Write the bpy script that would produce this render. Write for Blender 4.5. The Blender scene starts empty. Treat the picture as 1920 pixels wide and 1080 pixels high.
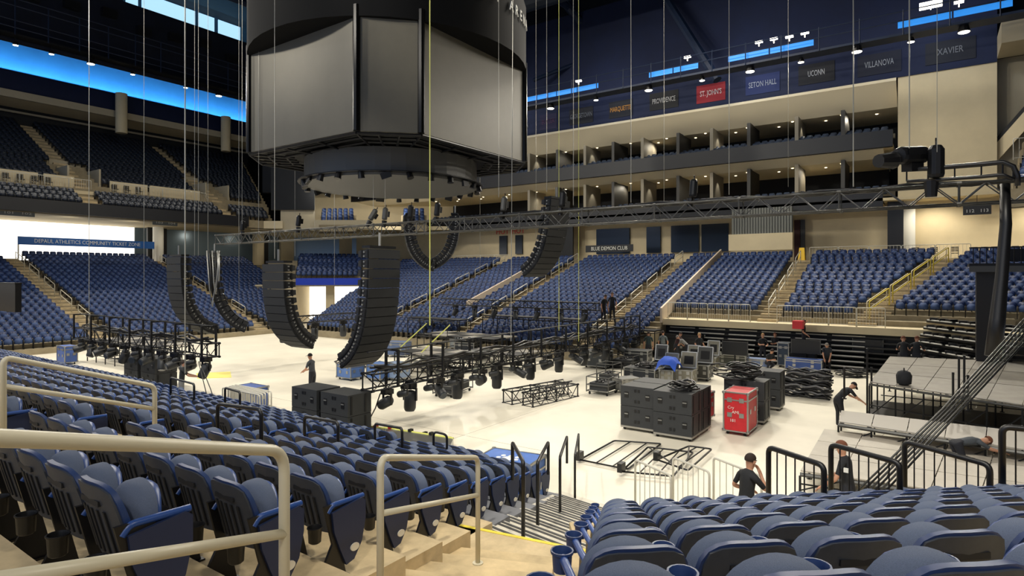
import bpy, math, random
import numpy as np
from mathutils import Vector, Matrix
random.seed(7)
PI = math.pi
sc = bpy.context.scene
COL = sc.collection
# ------------------------------------------------------------------ camera
F, CX, CY, EYE = 1130.0, 960.0, 515.0, 5.0
S55, C55 = math.sin(math.radians(55)), math.cos(math.radians(55))
cd = bpy.data.cameras.new('camera'); cam = bpy.data.objects.new('camera', cd); COL.objects.link(cam)
cam.location = (0, 0, EYE); cam.rotation_euler = (PI/2, 0, math.radians(-55))
cd.sensor_width = 36; cd.lens = F/1920*36; cd.shift_y = -25/1920; cd.clip_start = .05; cd.clip_end = 400
sc.camera = cam
# ------------------------------------------------------------------ world + exposure
w = bpy.data.worlds.new('world'); sc.world = w; w.use_nodes = True
bg = w.node_tree.nodes['Background']; bg.inputs[0].default_value = (.55, .7, 1, 1); bg.inputs[1].default_value = .5
sc.view_settings.view_transform = 'Standard'; sc.view_settings.look = 'None'
sc.view_settings.gamma = 1; sc.view_settings.use_curve_mapping = False; sc.view_settings.exposure = 0.14
try:
    sc.cycles.max_bounces = 5; sc.cycles.diffuse_bounces = 3; sc.cycles.glossy_bounces = 3
    sc.cycles.use_denoising = True; sc.cycles.sample_clamp_indirect = 6
except Exception: pass
# ------------------------------------------------------------------ lights (the arena's sports and room lights, plus added unseen fill lamps)
WARM = (1, .93, .80)
def spot(p, tgt, e, col=WARM, ang=110, rad=.5, nm='sports_lamp'):
    l = bpy.data.lights.new(nm, 'SPOT'); l.energy = e; l.color = col; l.spot_size = math.radians(ang)
    l.spot_blend = .7; l.shadow_soft_size = rad
    o = bpy.data.objects.new(nm, l); COL.objects.link(o); o.location = p
    o.rotation_euler = (Vector(tgt)-Vector(p)).to_track_quat('-Z', 'Y').to_euler(); return o
def area(p, tgt, e, sx, sy, col=WARM, nm='room_lamp'):
    l = bpy.data.lights.new(nm, 'AREA'); l.energy = e; l.color = col; l.shape = 'RECTANGLE'; l.size = sx; l.size_y = sy
    o = bpy.data.objects.new(nm, l); COL.objects.link(o); o.location = p
    o.rotation_euler = (Vector(tgt)-Vector(p)).to_track_quat('-Z', 'Y').to_euler(); return o
LP_FAR = [(46, y, 19.8) for y in (-1.5, 1.2, 4.2, 7.6, 11, 14.5, 18.8, 23.5, 28, 33, 38)]
LP_END = [(x, 63, 24.2) for x in (6.2, 9.5, 12.5, 15, 17.5, 20, 23, 26.5, 31.5, 35, 39)]
LP_NEAR = [(2, y, 22) for y in (-2, 6, 14, 22, 30, 38)]
KL = .5
for y in (21, 28, 35, 42): spot((2, y, 21), (50, y-17, 13), 15000*KL, ang=48, nm='cross_fill')  # added unseen spots across the hall, brightening the suites and soffit
for i, p in enumerate(LP_FAR):
    if i % 2 == 0: spot((p[0], p[1], p[2]-.4), (22, p[1]*.8+4, 0), 10000*KL)
for i, p in enumerate(LP_END):
    if i % 3 == 0: spot((p[0], p[1], p[2]-.4), (p[0]*.6+9, 30, 0), 9000*KL)
for p in LP_NEAR: spot(p, (14, p[1]+2, 0), 15500*KL, ang=66)
for p, g_, e_ in (((-5, -3, 13), (1.5, 4, 3), 1900), ((-7, 10, 14), (3, 13, 2), 2300), ((3, -7, 13), (4, 0, 3), 1600)): spot(p, g_, e_*1.7*KL, ang=95, rad=.4, nm='stand_fill')  # added unseen fill spots, brightening the near rails and steps
for y in (0, 12, 24, 36): spot((46.3, y, 21.6), (51, y, 20.5), 420*KL, (.75, .85, 1), 140, .3, 'wall_fill')  # added wash spots with no fixture, bringing up the navy wall lettering
for y in (-6, 0, 6, 13, 20, 28, 36, 44): spot((50.9, y, 10.2), (51.8, y, 6), 1000*KL, (1, .9, .72), 150, .2, 'concourse_lamp_and_fill')
for p_ in ((40, 51, 15), (45, 46, 13)): spot(p_, (p_[0]+9, p_[1]+12, 11), 2200*KL, WARM, 100, .3, 'corner_fill')  # added unseen spots, brightening the cream far corner
for x in (21, 26): spot((x, 60.5, 9.4), (x, 65.5, 8.0), 420*KL, ang=110, rad=.2, nm='concourse_lamp_and_fill')  # added spots with no fixture, brightening the ticket banner
for x in (32, 38, 44): spot((x, 64, 9.9), (x, 66, 6), 300*KL, (1, .9, .72), 150, .2, 'concourse_lamp_and_fill')
for y in (5, 13, 21, 29, 37):
    spot((54, y, 17.2), (53.4, y, 15), 260*KL, (1, .9, .72), 160, .2, 'suite_lamp'); spot((54, y+3, 13.5), (53.4, y+3, 11), 260*KL, (1, .9, .72), 160, .2, 'suite_lamp')
for y in (14, 27, 39): area((23 if y > 20 else 37, y, 27), (23 if y > 20 else 30, y-2, 0), 5600*KL, 5, 5, nm='roof_fill')  # added area fill high above the view, not a fixture of the roof
# ------------------------------------------------------------------ helpers
def pix(px, py, z=0.0):
    r = (px-CX)/F; u = -(py-CY)/F
    t = (z-EYE)/u
    return Vector(((C55*r+S55)*t, (-S55*r+C55)*t, z))
def pxd(px, py, t):
    r = (px-CX)/F; u = -(py-CY)/F
    return Vector(((C55*r+S55)*t, (-S55*r+C55)*t, EYE+u*t))
def onX(px, py, x):
    return pxd(px, py, x/(C55*(px-CX)/F+S55))
def onY(px, py, y):
    return pxd(px, py, y/(-S55*(px-CX)/F+C55))
def rd(r, d, z=0.0):
    return Vector((C55*r+S55*d, -S55*r+C55*d, z))
def head(deg):      # unit vector on a compass heading, degrees right of the view axis
    a = math.radians(deg); return rd(math.sin(a), math.cos(a))

MATS = {}
def mat(name, col, rough=.6, metal=0, noise=0, scale=6, bump=0, emit=None, es=1, alpha=None, spec=None, detail=3, col2=None):
    if name in MATS: return MATS[name]
    m = bpy.data.materials.new(name); m.use_nodes = True; nt = m.node_tree; b = nt.nodes['Principled BSDF']
    def lin(c): return tuple((x/12.92 if x <= .04045 else ((x+.055)/1.055)**2.4) for x in [v/255 for v in c])+(1,)
    c = lin(col)
    b.inputs['Base Color'].default_value = c; b.inputs['Roughness'].default_value = rough; b.inputs['Metallic'].default_value = metal
    if spec is not None: b.inputs['Specular IOR Level'].default_value = spec
    if noise or bump or col2:
        tc = nt.nodes.new('ShaderNodeTexCoord'); no = nt.nodes.new('ShaderNodeTexNoise'); no.inputs['Scale'].default_value = scale
        no.inputs['Detail'].default_value = detail; no.inputs['Roughness'].default_value = .65
        nt.links.new(tc.outputs['Object'], no.inputs['Vector'])
        if noise or col2:
            cr = nt.nodes.new('ShaderNodeValToRGB'); e = cr.color_ramp.elements
            lo = lin(col2) if col2 else tuple(x*(1-noise) for x in c[:3])+(1,)
            hi = c if col2 else tuple(min(1, x*(1+noise*.6)) for x in c[:3])+(1,)
            e[0].position = .32; e[1].position = .68; e[0].color = lo; e[1].color = hi
            nt.links.new(no.outputs['Fac'], cr.inputs['Fac']); nt.links.new(cr.outputs['Color'], b.inputs['Base Color'])
        if bump:
            bp = nt.nodes.new('ShaderNodeBump'); bp.inputs['Strength'].default_value = bump; bp.inputs['Distance'].default_value = .02
            nt.links.new(no.outputs['Fac'], bp.inputs['Height']); nt.links.new(bp.outputs['Normal'], b.inputs['Normal'])
    if emit:
        b.inputs['Emission Color'].default_value = lin(emit); b.inputs['Emission Strength'].default_value = es
    if alpha is not None: b.inputs['Alpha'].default_value = alpha
    MATS[name] = m; return m

FLOOR = mat('polished concrete', (240, 233, 214), .42, noise=.13, scale=.22, detail=8)
CONC = mat('tan concrete', (196, 176, 138), .8, noise=.3, scale=2.2, bump=.15, detail=9)
CONC_F = mat('bowl concrete', (150, 138, 112), .85, noise=.2, scale=1.5)
WHITE_T = mat('pale deck steps', (214, 208, 192), .6, noise=.12, scale=2)
YEL = mat('yellow nosing', (225, 205, 60), .6, noise=.15, scale=9)
CREAM = mat('cream wall', (214, 199, 164), .8, noise=.05, scale=.8)
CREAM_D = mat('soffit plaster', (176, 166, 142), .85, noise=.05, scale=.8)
NAVYW = mat('navy wall', (8, 25, 62), .75, noise=.15, scale=.6)
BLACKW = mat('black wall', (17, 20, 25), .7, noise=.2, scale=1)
FASCIA = mat('black fascia board', (22, 24, 30), .45)
ROOFM = mat('dark roof deck', (12, 20, 38), .8, noise=.3, scale=1)
STEELB = mat('dark blue roof steel', (16, 34, 62), .55, noise=.2, scale=2)
SHELL = mat('navy seat plastic', (36, 58, 104), .42)
SHELL_D = mat('dark seat back plastic', (58, 62, 70), .5, noise=.1, scale=20)
RIMB = mat('blue seat rim', (38, 72, 138), .35)
FAB = mat('grey blue seat fabric', (84, 95, 118), .8, noise=.22, scale=420, bump=.25, detail=1)
PANG = mat('grey seat pan', (116, 122, 124), .5)
SEATF = mat('far seat plastic', (26, 45, 88), .42, noise=.25, scale=.8)
SEATF2 = mat('far seat cushion', (52, 74, 118), .7, noise=.25, scale=.8)
SEATU = mat('upper seat plastic', (24, 32, 46), .5)
BLK = mat('black paint', (18, 18, 20), .4)
BLKM = mat('black metal', (26, 27, 30), .45, metal=.4)
RUB = mat('black rubber', (14, 14, 15), .8)
ALU = mat('aluminium', (165, 165, 162), .35, metal=.85)
ALUD = mat('dull truss metal', (86, 86, 84), .45, metal=.6)
RAILC = mat('cream rail paint', (208, 200, 174), .38)
GALV = mat('galvanised rail', (205, 202, 190), .5, metal=.2)
GLASSB = mat('blue grey glazing', (132, 152, 168), .2, metal=.3)
GLASSD = mat('dark glazing', (30, 40, 54), .15, metal=.2)
DAY = mat('daylight window', (255, 255, 255), .5, emit=(255, 252, 244), es=1.6)
GLOW = mat('blue led strip', (40, 130, 220), .5, emit=(52, 150, 245), es=.6)
LAMPM = mat('lit lamp lens', (255, 250, 235), .4, emit=(255, 246, 225), es=9)
DOWNL = mat('downlight lens', (255, 245, 225), .4, emit=(255, 240, 210), es=3)
CHAINM = mat('steel chain', (176, 174, 164), .4, metal=.5)
YCHAIN = mat('yellow chain', (212, 214, 110), .5)

class MB:
    def __init__(s): s.v = []; s.f = []; s.m = []; s.mi = 0; s.T = None
    def add(s, vs, fs):
        n = len(s.v)
        if s.T is not None: vs = [tuple(s.T @ Vector(v)) for v in vs]
        s.v += [tuple(v) for v in vs]; s.f += [tuple(i+n for i in f) for f in fs]; s.m += [s.mi]*len(fs); return s
    def box(s, c, d, R=None):
        x, y, z = d[0]/2, d[1]/2, d[2]/2
        vs = [Vector((a*x, b*y, e*z)) for a in (-1, 1) for b in (-1, 1) for e in (-1, 1)]
        if R is not None: vs = [R @ v for v in vs]
        c = Vector(c)
        return s.add([v+c for v in vs], [(0, 1, 3, 2), (4, 6, 7, 5), (0, 4, 5, 1), (2, 3, 7, 6), (0, 2, 6, 4), (1, 5, 7, 3)])
    def bb(s, a, b): return s.box([(a[i]+b[i])/2 for i in range(3)], [abs(b[i]-a[i]) for i in range(3)])
    def hexa(s, lo, hi):   # two quads (lists of 4 points) joined
        return s.add(list(lo)+list(hi), [(3, 2, 1, 0), (4, 5, 6, 7), (0, 1, 5, 4), (1, 2, 6, 5), (2, 3, 7, 6), (3, 0, 4, 7)])
    def prism(s, pts, z0, z1):
        n = len(pts)
        return s.add([(p[0], p[1], z0) for p in pts]+[(p[0], p[1], z1) for p in pts],
                     [tuple(range(n-1, -1, -1)), tuple(range(n, 2*n))]+[(i, (i+1) % n, (i+1) % n+n, i+n) for i in range(n)])
    def ext(s, pts, vec):  # extrude a planar polygon of 3D points
        n = len(pts); vec = Vector(vec); p = [Vector(q) for q in pts]
        return s.add(p+[q+vec for q in p], [tuple(range(n-1, -1, -1)), tuple(range(n, 2*n))]+[(i, (i+1) % n, (i+1) % n+n, i+n) for i in range(n)])
    def cyl(s, a, b, r, n=8, r2=None, caps=True):
        a = Vector(a); b = Vector(b); d = b-a
        if d.length < 1e-6: return s
        q = d.to_track_quat('Z', 'Y'); r2 = r if r2 is None else r2
        vs = [a+q @ Vector((r*math.cos(2*PI*i/n), r*math.sin(2*PI*i/n), 0)) for i in range(n)]
        vs += [b+q @ Vector((r2*math.cos(2*PI*i/n), r2*math.sin(2*PI*i/n), 0)) for i in range(n)]
        fs = [(i, (i+1) % n, (i+1) % n+n, i+n) for i in range(n)]
        if caps: fs += [tuple(range(n-1, -1, -1)), tuple(range(n, 2*n))]
        return s.add(vs, fs)
    def tube(s, pts, r, n=8):
        pts = [Vector(p) for p in pts]; N = len(pts); vs = []; fs = []
        up = None
        for k, p in enumerate(pts):
            d = (pts[min(k+1, N-1)]-pts[max(k-1, 0)]).normalized()
            if up is None: up = d.orthogonal().normalized()
            up = (up-d*up.dot(d)); up = up.normalized() if up.length > 1e-5 else d.orthogonal().normalized()
            sd = d.cross(up)
            rr = r[k] if isinstance(r, (list, tuple)) else r
            vs += [p+up*rr*math.cos(2*PI*i/n)+sd*rr*math.sin(2*PI*i/n) for i in range(n)]
        for k in range(N-1):
            fs += [(k*n+i, k*n+(i+1) % n, (k+1)*n+(i+1) % n, (k+1)*n+i) for i in range(n)]
        fs += [tuple(range(n-1, -1, -1)), tuple(range((N-1)*n, N*n))]
        return s.add(vs, fs)
    def lathe(s, prof, n=16, c=(0, 0, 0)):
        vs = []; fs = []; K = len(prof)
        for (r, z) in prof: vs += [(c[0]+r*math.cos(2*PI*i/n), c[1]+r*math.sin(2*PI*i/n), c[2]+z) for i in range(n)]
        for k in range(K-1): fs += [(k*n+i, k*n+(i+1) % n, (k+1)*n+(i+1) % n, (k+1)*n+i) for i in range(n)]
        fs += [tuple(range(n-1, -1, -1)), tuple(range((K-1)*n, K*n))]
        return s.add(vs, fs)
    def mesh(s, name, mats, smooth=False):
        me = bpy.data.meshes.new(name); me.from_pydata(s.v, [], s.f)
        for m in (mats if isinstance(mats, (list, tuple)) else [mats]): me.materials.append(m)
        if any(s.m): me.polygons.foreach_set('material_index', s.m)
        if smooth: me.polygons.foreach_set('use_smooth', [True]*len(s.f))
        me.update(); return me
    def build(s, name, mats, parent=None, loc=None, rz=0, smooth=False):
        return ob(name, s.mesh(name, mats, smooth), parent, loc, rz)
def ob(name, me, parent=None, loc=None, rz=0):
    o = bpy.data.objects.new(name, me); COL.objects.link(o)
    if parent: o.parent = parent
    if loc is not None: o.location = loc
    if rz: o.rotation_euler = (0, 0, rz)
    return o
def smooth_by_angle(me, ang=40):
    me.polygons.foreach_set('use_smooth', [True]*len(me.polygons))
    try: me.set_sharp_from_angle(angle=math.radians(ang))
    except Exception: pass
def tag(o, label, cat, group=None):
    o['label'] = label; o['category'] = cat
    if group: o['group'] = group
    return o
def thing(name, label, cat, loc=(0, 0, 0), rz=0, group=None):
    return tag(ob(name, None, None, loc, rz), label, cat, group)
def struct(o): o['kind'] = 'structure'; return o
def stuff(o): o['kind'] = 'stuff'; return o
def copy_tree(o, parent=None):
    c = o.copy(); COL.objects.link(c)
    if parent: c.parent = parent
    for ch in list(o.children): copy_tree(ch, c)
    return c
def arc(p0, c, p1, n=5):   # quadratic rounding of a corner
    p0, c, p1 = Vector(p0), Vector(c), Vector(p1)
    return [p0*(1-t)**2+c*2*t*(1-t)+p1*t*t for t in [i/n for i in range(n+1)]]
def rounded_path(pts, rad=.12, n=5):
    pts = [Vector(p) for p in pts]; out = [pts[0]]
    for i in range(1, len(pts)-1):
        a, b, c = pts[i-1], pts[i], pts[i+1]
        ra = min(rad, (a-b).length/2.05); rc = min(rad, (c-b).length/2.05)
        out += arc(b+(a-b).normalized()*ra, b, b+(c-b).normalized()*rc, n)
    return out+[pts[-1]]
NUM = ['first', 'second', 'third', 'fourth', 'fifth', 'sixth', 'seventh', 'eighth', 'ninth', 'tenth', 'eleventh', 'twelfth', 'thirteenth', 'fourteenth', 'fifteenth', 'sixteenth', 'seventeenth', 'eighteenth', 'nineteenth', 'twentieth'] + ['%dth' % i for i in range(21, 90)]
def words_text(name, txt, size, m, loc, xdir, parent=None, sx=1.0, ext=.02, align='CENTER', zdir=(0, 0, 1), fitw=None):
    cu = bpy.data.curves.new(name, 'FONT'); cu.body = txt; cu.size = size; cu.extrude = ext; cu.align_x = align; cu.align_y = 'CENTER'
    cu.resolution_u = 2; cu.materials.append(m)
    o = bpy.data.objects.new(name, cu); me = bpy.data.meshes.new_from_object(o); bpy.data.objects.remove(o)
    me.name = name; o = ob(name, me, parent)
    if fitw: sx = fitw/max(.01, max(v.co.x for v in me.vertices)-min(v.co.x for v in me.vertices))
    x = Vector(xdir).normalized(); y = Vector(zdir).normalized(); z = x.cross(y)
    M = Matrix((x*sx, y, z)).transposed().to_4x4(); M.translation = Vector(loc)
    o.matrix_local = M
    return o

# ================================================================== STRUCTURE
# floor
struct(MB().bb((9.2, -12, -.3), (60, 75, 0)).build('floor', FLOOR))
# floor joints
for k, (a, b) in enumerate([((17, 2.2), (30.5, -.2)), ((11, 12), (35, 12)), ((14.5, 9), (14.5, 24))]):
    d = Vector((b[0]-a[0], b[1]-a[1], 0)); 
    struct(MB().box(((a[0]+b[0])/2, (a[1]+b[1])/2, .001), (d.length, .018, .002), Matrix.Rotation(math.atan2(d.y, d.x), 3, 'Z')).build('trim_%d' % (k+1), mat('joint grey', (170, 162, 145), .8)))

FAR = []      # far lower-bowl seats (x, y, z, facing angle)
UPP = []      # upper bowl seats
def tier(name, rows, m, thick=.9, depth=.82):
    """rows: list of (A, B, z, fx, fy) front edge end points, floor height and facing; treads as solid steps"""
    b = MB()
    for (A, B, z, f) in rows:
        A = Vector((A[0], A[1], 0)); B = Vector((B[0], B[1], 0)); f = Vector((f[0], f[1], 0)).normalized()
        bk = -f*(depth+.02)
        lo = [A+Vector((0, 0, z-thick)), B+Vector((0, 0, z-thick)), B+bk+Vector((0, 0, z-thick)), A+bk+Vector((0, 0, z-thick))]
        b.hexa(lo, [p+Vector((0, 0, thick)) for p in lo])
    return struct(b.build(name, m))
def seat_row(lst, A, B, z, f, pitch=.51, back=.62):
    A = Vector((A[0], A[1])); B = Vector((B[0], B[1])); n = int((B-A).length/pitch)
    f = Vector((f[0], f[1])).normalized(); u = (B-A).normalized(); o = ((B-A).length-n*pitch)/2
    for i in range(n):
        p = A+u*(o+(i+.5)*pitch)-f*back
        lst.append((p.x, p.y, z, math.atan2(f.y, f.x)))
def aisle(name, rows, m, w=1.1):
    """half steps up an aisle: rows = [(centre, z, f)] """
    b = MB()
    for (c, z, f, rise, dep) in rows:
        f = Vector((f[0], f[1], 0)).normalized(); s = Vector((-f.y, f.x, 0)); c = Vector((c[0], c[1], 0))
        for k, (d0, h) in enumerate([(dep*.5, rise*.5)]):
            p = [c-f*d0-s*w/2, c-f*d0+s*w/2, c-f*dep+s*w/2, c-f*dep-s*w/2]
            b.prism([(q.x, q.y) for q in p], z-.3, z+h)
    return struct(b.build(name, m))
def rail_loop(name, a, b, label, cat='handrail', m=RAILC, h=.95, r=.022, group=None, mid=True, g2=.45):
    """two posts with rounded top rail and a mid rail; a, b foot points"""
    a = Vector(a); b = Vector(b); t = thing(name, label, cat, a, 0, group); d = b-a
    MB().tube(rounded_path([(0, 0, 0), (0, 0, h), (d.x, d.y, d.z+h), (d.x, d.y, d.z)], .1, 4), r, 8).build('top_rail', m, t, smooth=True)
    if mid: MB().cyl((0, 0, h-g2), (d.x, d.y, d.z+h-g2), r*.85, 8).build('mid_rail', m, t, smooth=True)
    return t
def bar_rail(name, a, b, label, m=GALV, h=1.0, n=10, r=.02, group=None, foot=False):
    a = Vector(a); b = Vector(b); d = b-a; t = thing(name, label, 'railing', a, 0, group)
    MB().tube(rounded_path([(0, 0, 0), (0, 0, h), (d.x, d.y, d.z+h), (d.x, d.y, d.z)], .08, 3), r, 7).build('frame', m, t, smooth=True)
    MB().cyl((0, 0, .1), (d.x, d.y, d.z+.1), r*.8, 6).build('bottom_rail', m, t)
    me = MB().cyl((0, 0, .1), (0, 0, h), r*.45, 5).mesh('baluster', m)
    for i in range(1, n): ob('baluster', me, t, d*(i/n))
    if foot:
        for k in (.12, .88):
            s = d.normalized().cross(Vector((0, 0, 1)))*.3
            MB().tube([d*k-s+Vector((0, 0, .02)), d*k+Vector((0, 0, .12)), d*k+s+Vector((0, 0, .02))], .018, 6).build('foot', m, t)
    return t

# --- opposite side bowl (rows parallel to Y, facing -X)
R_S, T_S = .26, .82
fS = (-1, 0)
def hY(i): return 2.9-.34*i*.82*1.05      # the slanted aisle on the right
secS = [(35.3, 46), (29.45, 34.1), (27.1, 29.2), (17.4, 25.9), (13.95, 16.2), (8.55, 13.7)]
rows = []
for i in range(-8, 14):
    X = 37.4+T_S*i; z = 2.55+R_S*i
    if i < 0:
        rows.append(((X, 13.8), (X, 42.9+.35*(i+8)), z, fS))
    else: rows.append(((X, -3-.25*i), (X, 45.7+.3*i), z, fS))
    for (y0, y1) in secS:
        if i < 0 and y0 < 13: continue
        y1b = (42.7+.35*(i+8) if i < 0 else 45.5+.3*i) if y1 == 46 else y1
        seat_row(FAR, (X, y0), (X, y1b), z, fS)
    if i >= 0: seat_row(FAR, (X, hY(i)+.65), (X, 7.25), z, fS)
    if i >= 1: 
        seat_row(FAR, (X-.1*i, hY(i)-7), (X, hY(i)-.75), z, (-1, .12))
tier('seating_tier', rows, CONC_F)
for yc in (34.7, 26.5, 16.8, 7.9):
    aisle('aisle_steps', [((37.4+T_S*i, yc), 2.55+R_S*i, fS, R_S, T_S) for i in range(-8 if yc > 14 else -1, 14)], CONC)
aisle('aisle_steps', [((37.4+T_S*i, hY(i)-.05), 2.55+R_S*i, fS, R_S, T_S) for i in range(-1, 14)], CONC, 1.3)
# dividing half walls (thin pale sloping copings)
for k, yy in enumerate((29.33, 13.83)):
    b = MB(); x0, x1 = 35.8, 48.6
    z0 = 2.55+R_S*(x0-37.4)/T_S+.9; z1 = 2.55+R_S*(x1-37.4)/T_S+.9
    b.hexa([(x0, yy-.06, z0-.9), (x1, yy-.06, z1-.9), (x1, yy+.06, z1-.9), (x0, yy+.06, z0-.9)],
           [(x0, yy-.06, z0), (x1, yy-.06, z1), (x1, yy+.06, z1), (x0, yy+.06, z0)])
    struct(b.build('trim_%d' % (k+4), mat('pale coping', (205, 190, 170), .6)))
# walkway in front of the fixed rows and the retracted bleachers below
struct(MB().bb((36, -4, 1.9), (37.5, 13.8, 2.27)).build('trim_8', CREAM))
struct(MB().bb((36.6, -4, 0), (37.4, 13.8, 2.0)).build('wall_bleacher', BLACKW))

# --- end bowl (rows parallel to X, facing -Y)
fE = (0, -1); R_E = .257
rows = []
for i in range(24):
    Y = 46+.82*i; z = .35+R_E*i
    XE = 33.4+.4*min(i, 12)+.16*max(0, i-12)
    rows.append(((-12, Y), (XE, Y), z, fE))
    seat_row(FAR, (6 if i > 1 else 11, Y), (17.1, Y), z, fE); seat_row(FAR, (18.5, Y), (28.9, Y), z, fE)
    seat_row(FAR, (30.1, Y), (XE-.2, Y), z, fE)
tier('seating_tier', rows, CONC_F)
for xc in (17.8, 29.5):
    aisle('aisle_steps', [((xc, 46+.82*i), .35+R_E*i, fE, R_E, .82) for i in range(24)], CONC)
# --- corner bowl with the tunnel
fC = (-.7071, -.7071); rows = []
cu = Vector((.7071, -.7071))
for i in range(9):
    c = Vector((39.5, 50.5))+Vector((.7071, .7071))*(.82*i); z = 4.55+.25*i
    hw = 3.3+.1*i
    rows.append((c-cu*(hw+3), c+cu*(hw+3), z, fC))
    seat_row(FAR, c-cu*(hw), c+cu*(hw-.3), z, fC)
    seat_row(FAR, c+cu*(hw+.8), c+cu*(hw+3), z, fC)
tier('seating_tier', rows, CONC_F, .6)
b = MB(); c = Vector((39.5, 50.5))
def cpt(s, d, z): q = c+cu*s+Vector((.7071, .7071))*d; return (q.x, q.y, z)
struct(MB().hexa([cpt(-7, -.1, 3.85), cpt(7, -.1, 3.85), cpt(7, .1, 3.85), cpt(-7, .1, 3.85)], [cpt(-7, -.1, 4.0), cpt(7, -.1, 4.0), cpt(7, .1, 4.0), cpt(-7, .1, 4.0)]).build('trim_9', CREAM))
t = MB().hexa([cpt(-3.1, -.25, 3.95), cpt(3.3, -.25, 3.95), cpt(3.3, -.12, 3.95), cpt(-3.1, -.12, 3.95)],
              [cpt(-3.1, -.25, 4.65), cpt(3.3, -.25, 4.65), cpt(3.3, -.12, 4.65), cpt(-3.1, -.12, 4.65)]).build('tunnel_banner', mat('royal blue vinyl', (28, 62, 190), .5))
tag(t, 'plain royal blue banner strip across the front above the bright tunnel', 'banner')
# tunnel walls, column, back wall made to glow
struct(MB().hexa([cpt(-3.6, 0, 0), cpt(-3.1, 0, 0), cpt(-3.1, 9, 0), cpt(-3.6, 9, 0)], [cpt(-3.6, 0, 3.85), cpt(-3.1, 0, 3.85), cpt(-3.1, 9, 3.85), cpt(-3.6, 9, 3.85)]).build('wall_tunnel_left', CREAM))
struct(MB().hexa([cpt(3.1, 0, 0), cpt(3.6, 0, 0), cpt(3.6, 9, 0), cpt(3.1, 9, 0)], [cpt(3.1, 0, 3.85), cpt(3.6, 0, 3.85), cpt(3.6, 9, 3.85), cpt(3.1, 9, 3.85)]).build('wall_tunnel_right', CREAM))
struct(MB().hexa([cpt(-.35, 1, 0), cpt(.45, 1, 0), cpt(.45, 1.8, 0), cpt(-.35, 1.8, 0)], [cpt(-.35, 1, 3.85), cpt(.45, 1, 3.85), cpt(.45, 1.8, 3.85), cpt(-.35, 1.8, 3.85)]).build('trim_10', CREAM))
struct(MB().hexa([cpt(-3.1, 0, 3.8), cpt(3.1, 0, 3.8), cpt(3.1, 9, 3.8), cpt(-3.1, 9, 3.8)], [cpt(-3.1, 0, 3.9), cpt(3.1, 0, 3.9), cpt(3.1, 9, 3.9), cpt(-3.1, 9, 3.9)]).build('ceiling_tunnel', CREAM))
struct(MB().hexa([cpt(-3.1, 8.6, 0), cpt(3.1, 8.6, 0), cpt(3.1, 8.8, 0), cpt(-3.1, 8.8, 0)], [cpt(-3.1, 8.6, 3.85), cpt(3.1, 8.6, 3.85), cpt(3.1, 8.8, 3.85), cpt(-3.1, 8.8, 3.85)]).build('window_1', DAY))  # emissive panel standing for the bright end of the tunnel
for sgn in (-1, 1):
    struct(MB().hexa([cpt(sgn*3.6, 0, 0), cpt(sgn*7, 0, 0), cpt(sgn*7, .2, 0), cpt(sgn*3.6, .2, 0)], [cpt(sgn*3.6, 0, 4.0), cpt(sgn*7, 0, 4.0), cpt(sgn*7, .2, 4.0), cpt(sgn*3.6, .2, 4.0)]).build('wall_corner', CREAM))

# --- lower concourse slab ring, walls and soffits
struct(MB().bb((48.6, -14, 5.6), (60, 80, 6.0)).build('floor_concourse_side', CONC_F))
struct(MB().bb((-12, 65.4, 5.7), (60, 80, 6.15)).build('floor_concourse_end', CONC_F))
struct(MB().bb((53.0, -14, 6.0), (53.4, 62, 10.6)).build('wall_concourse_side', CREAM))
struct(MB().bb((50.6, -14, 10.3), (60, 62, 10.5)).build('ceiling_concourse_side', CREAM))
struct(MB().bb((47, 69.6, 6.1), (60, 70.0, 10.4)).build('wall_concourse_end', CREAM))
struct(MB().bb((-14, 58.6, 10.05), (60, 80, 10.15)).build('ceiling_concourse_end', CREAM))
struct(MB().bb((-14, 70.2, 6.15), (29.7, 70.4, 10.05)).build('window_2', DAY))
struct(MB().bb((29.7, 70.2, 6.15), (47, 70.3, 10.05)).build('window_3', GLASSB))
# balcony fascia at the end, slab and cream edge
struct(MB().bb((-14, 57.8, 9.95), (35.3, 58.3, 10.95)).build('trim_11', FASCIA))
# upper end bowl
rows = []
for i in range(21):
    Y = 58.3+.82*i; z = 10.7+.43*i+(.5 if i > 2 else 0)
    xr = 38.5+.32*i
    rows.append(((-14, Y), (xr, Y), z, fE))
    for (a, bb) in ((10.4, 21.1), (22.3, 33.1), (34.4, xr-.2)):
        if i in (3,): continue                      # cross aisle platform
        if 3 < i < 9:                    # vomitories cut into the rows
            if a > 20: a += 1.2
            if bb < 34: bb -= .9
        seat_row(UPP, (a, Y), (bb, Y), z, fE)
tier('seating_tier', rows, CONC_F, .8)
for xc in (9.7, 21.7, 33.8):
    aisle('aisle_steps', [((xc, 58.3+.82*i), 10.7+.43*i+(.5 if i > 2 else 0), fE, .43, .82) for i in range(21)], CONC)
# cream platform wall behind the front balcony rows
struct(MB().bb((-14, 60.7, 12.0), (22.4, 60.8, 12.3)).build('trim_12', CREAM))
struct(MB().bb((24, 60.7, 12.0), (33, 60.8, 12.3)).build('trim_13', CREAM))
for x0, x1 in ((-14, 15.2), (15.4, 18.6), (19.0, 21.2), (24.0, 27.2), (27.4, 32.2)):
    struct(MB().bb((x0, 61.55, 12.4), (x1, 61.7, 13.55)).build('trim_14', CREAM))
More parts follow.
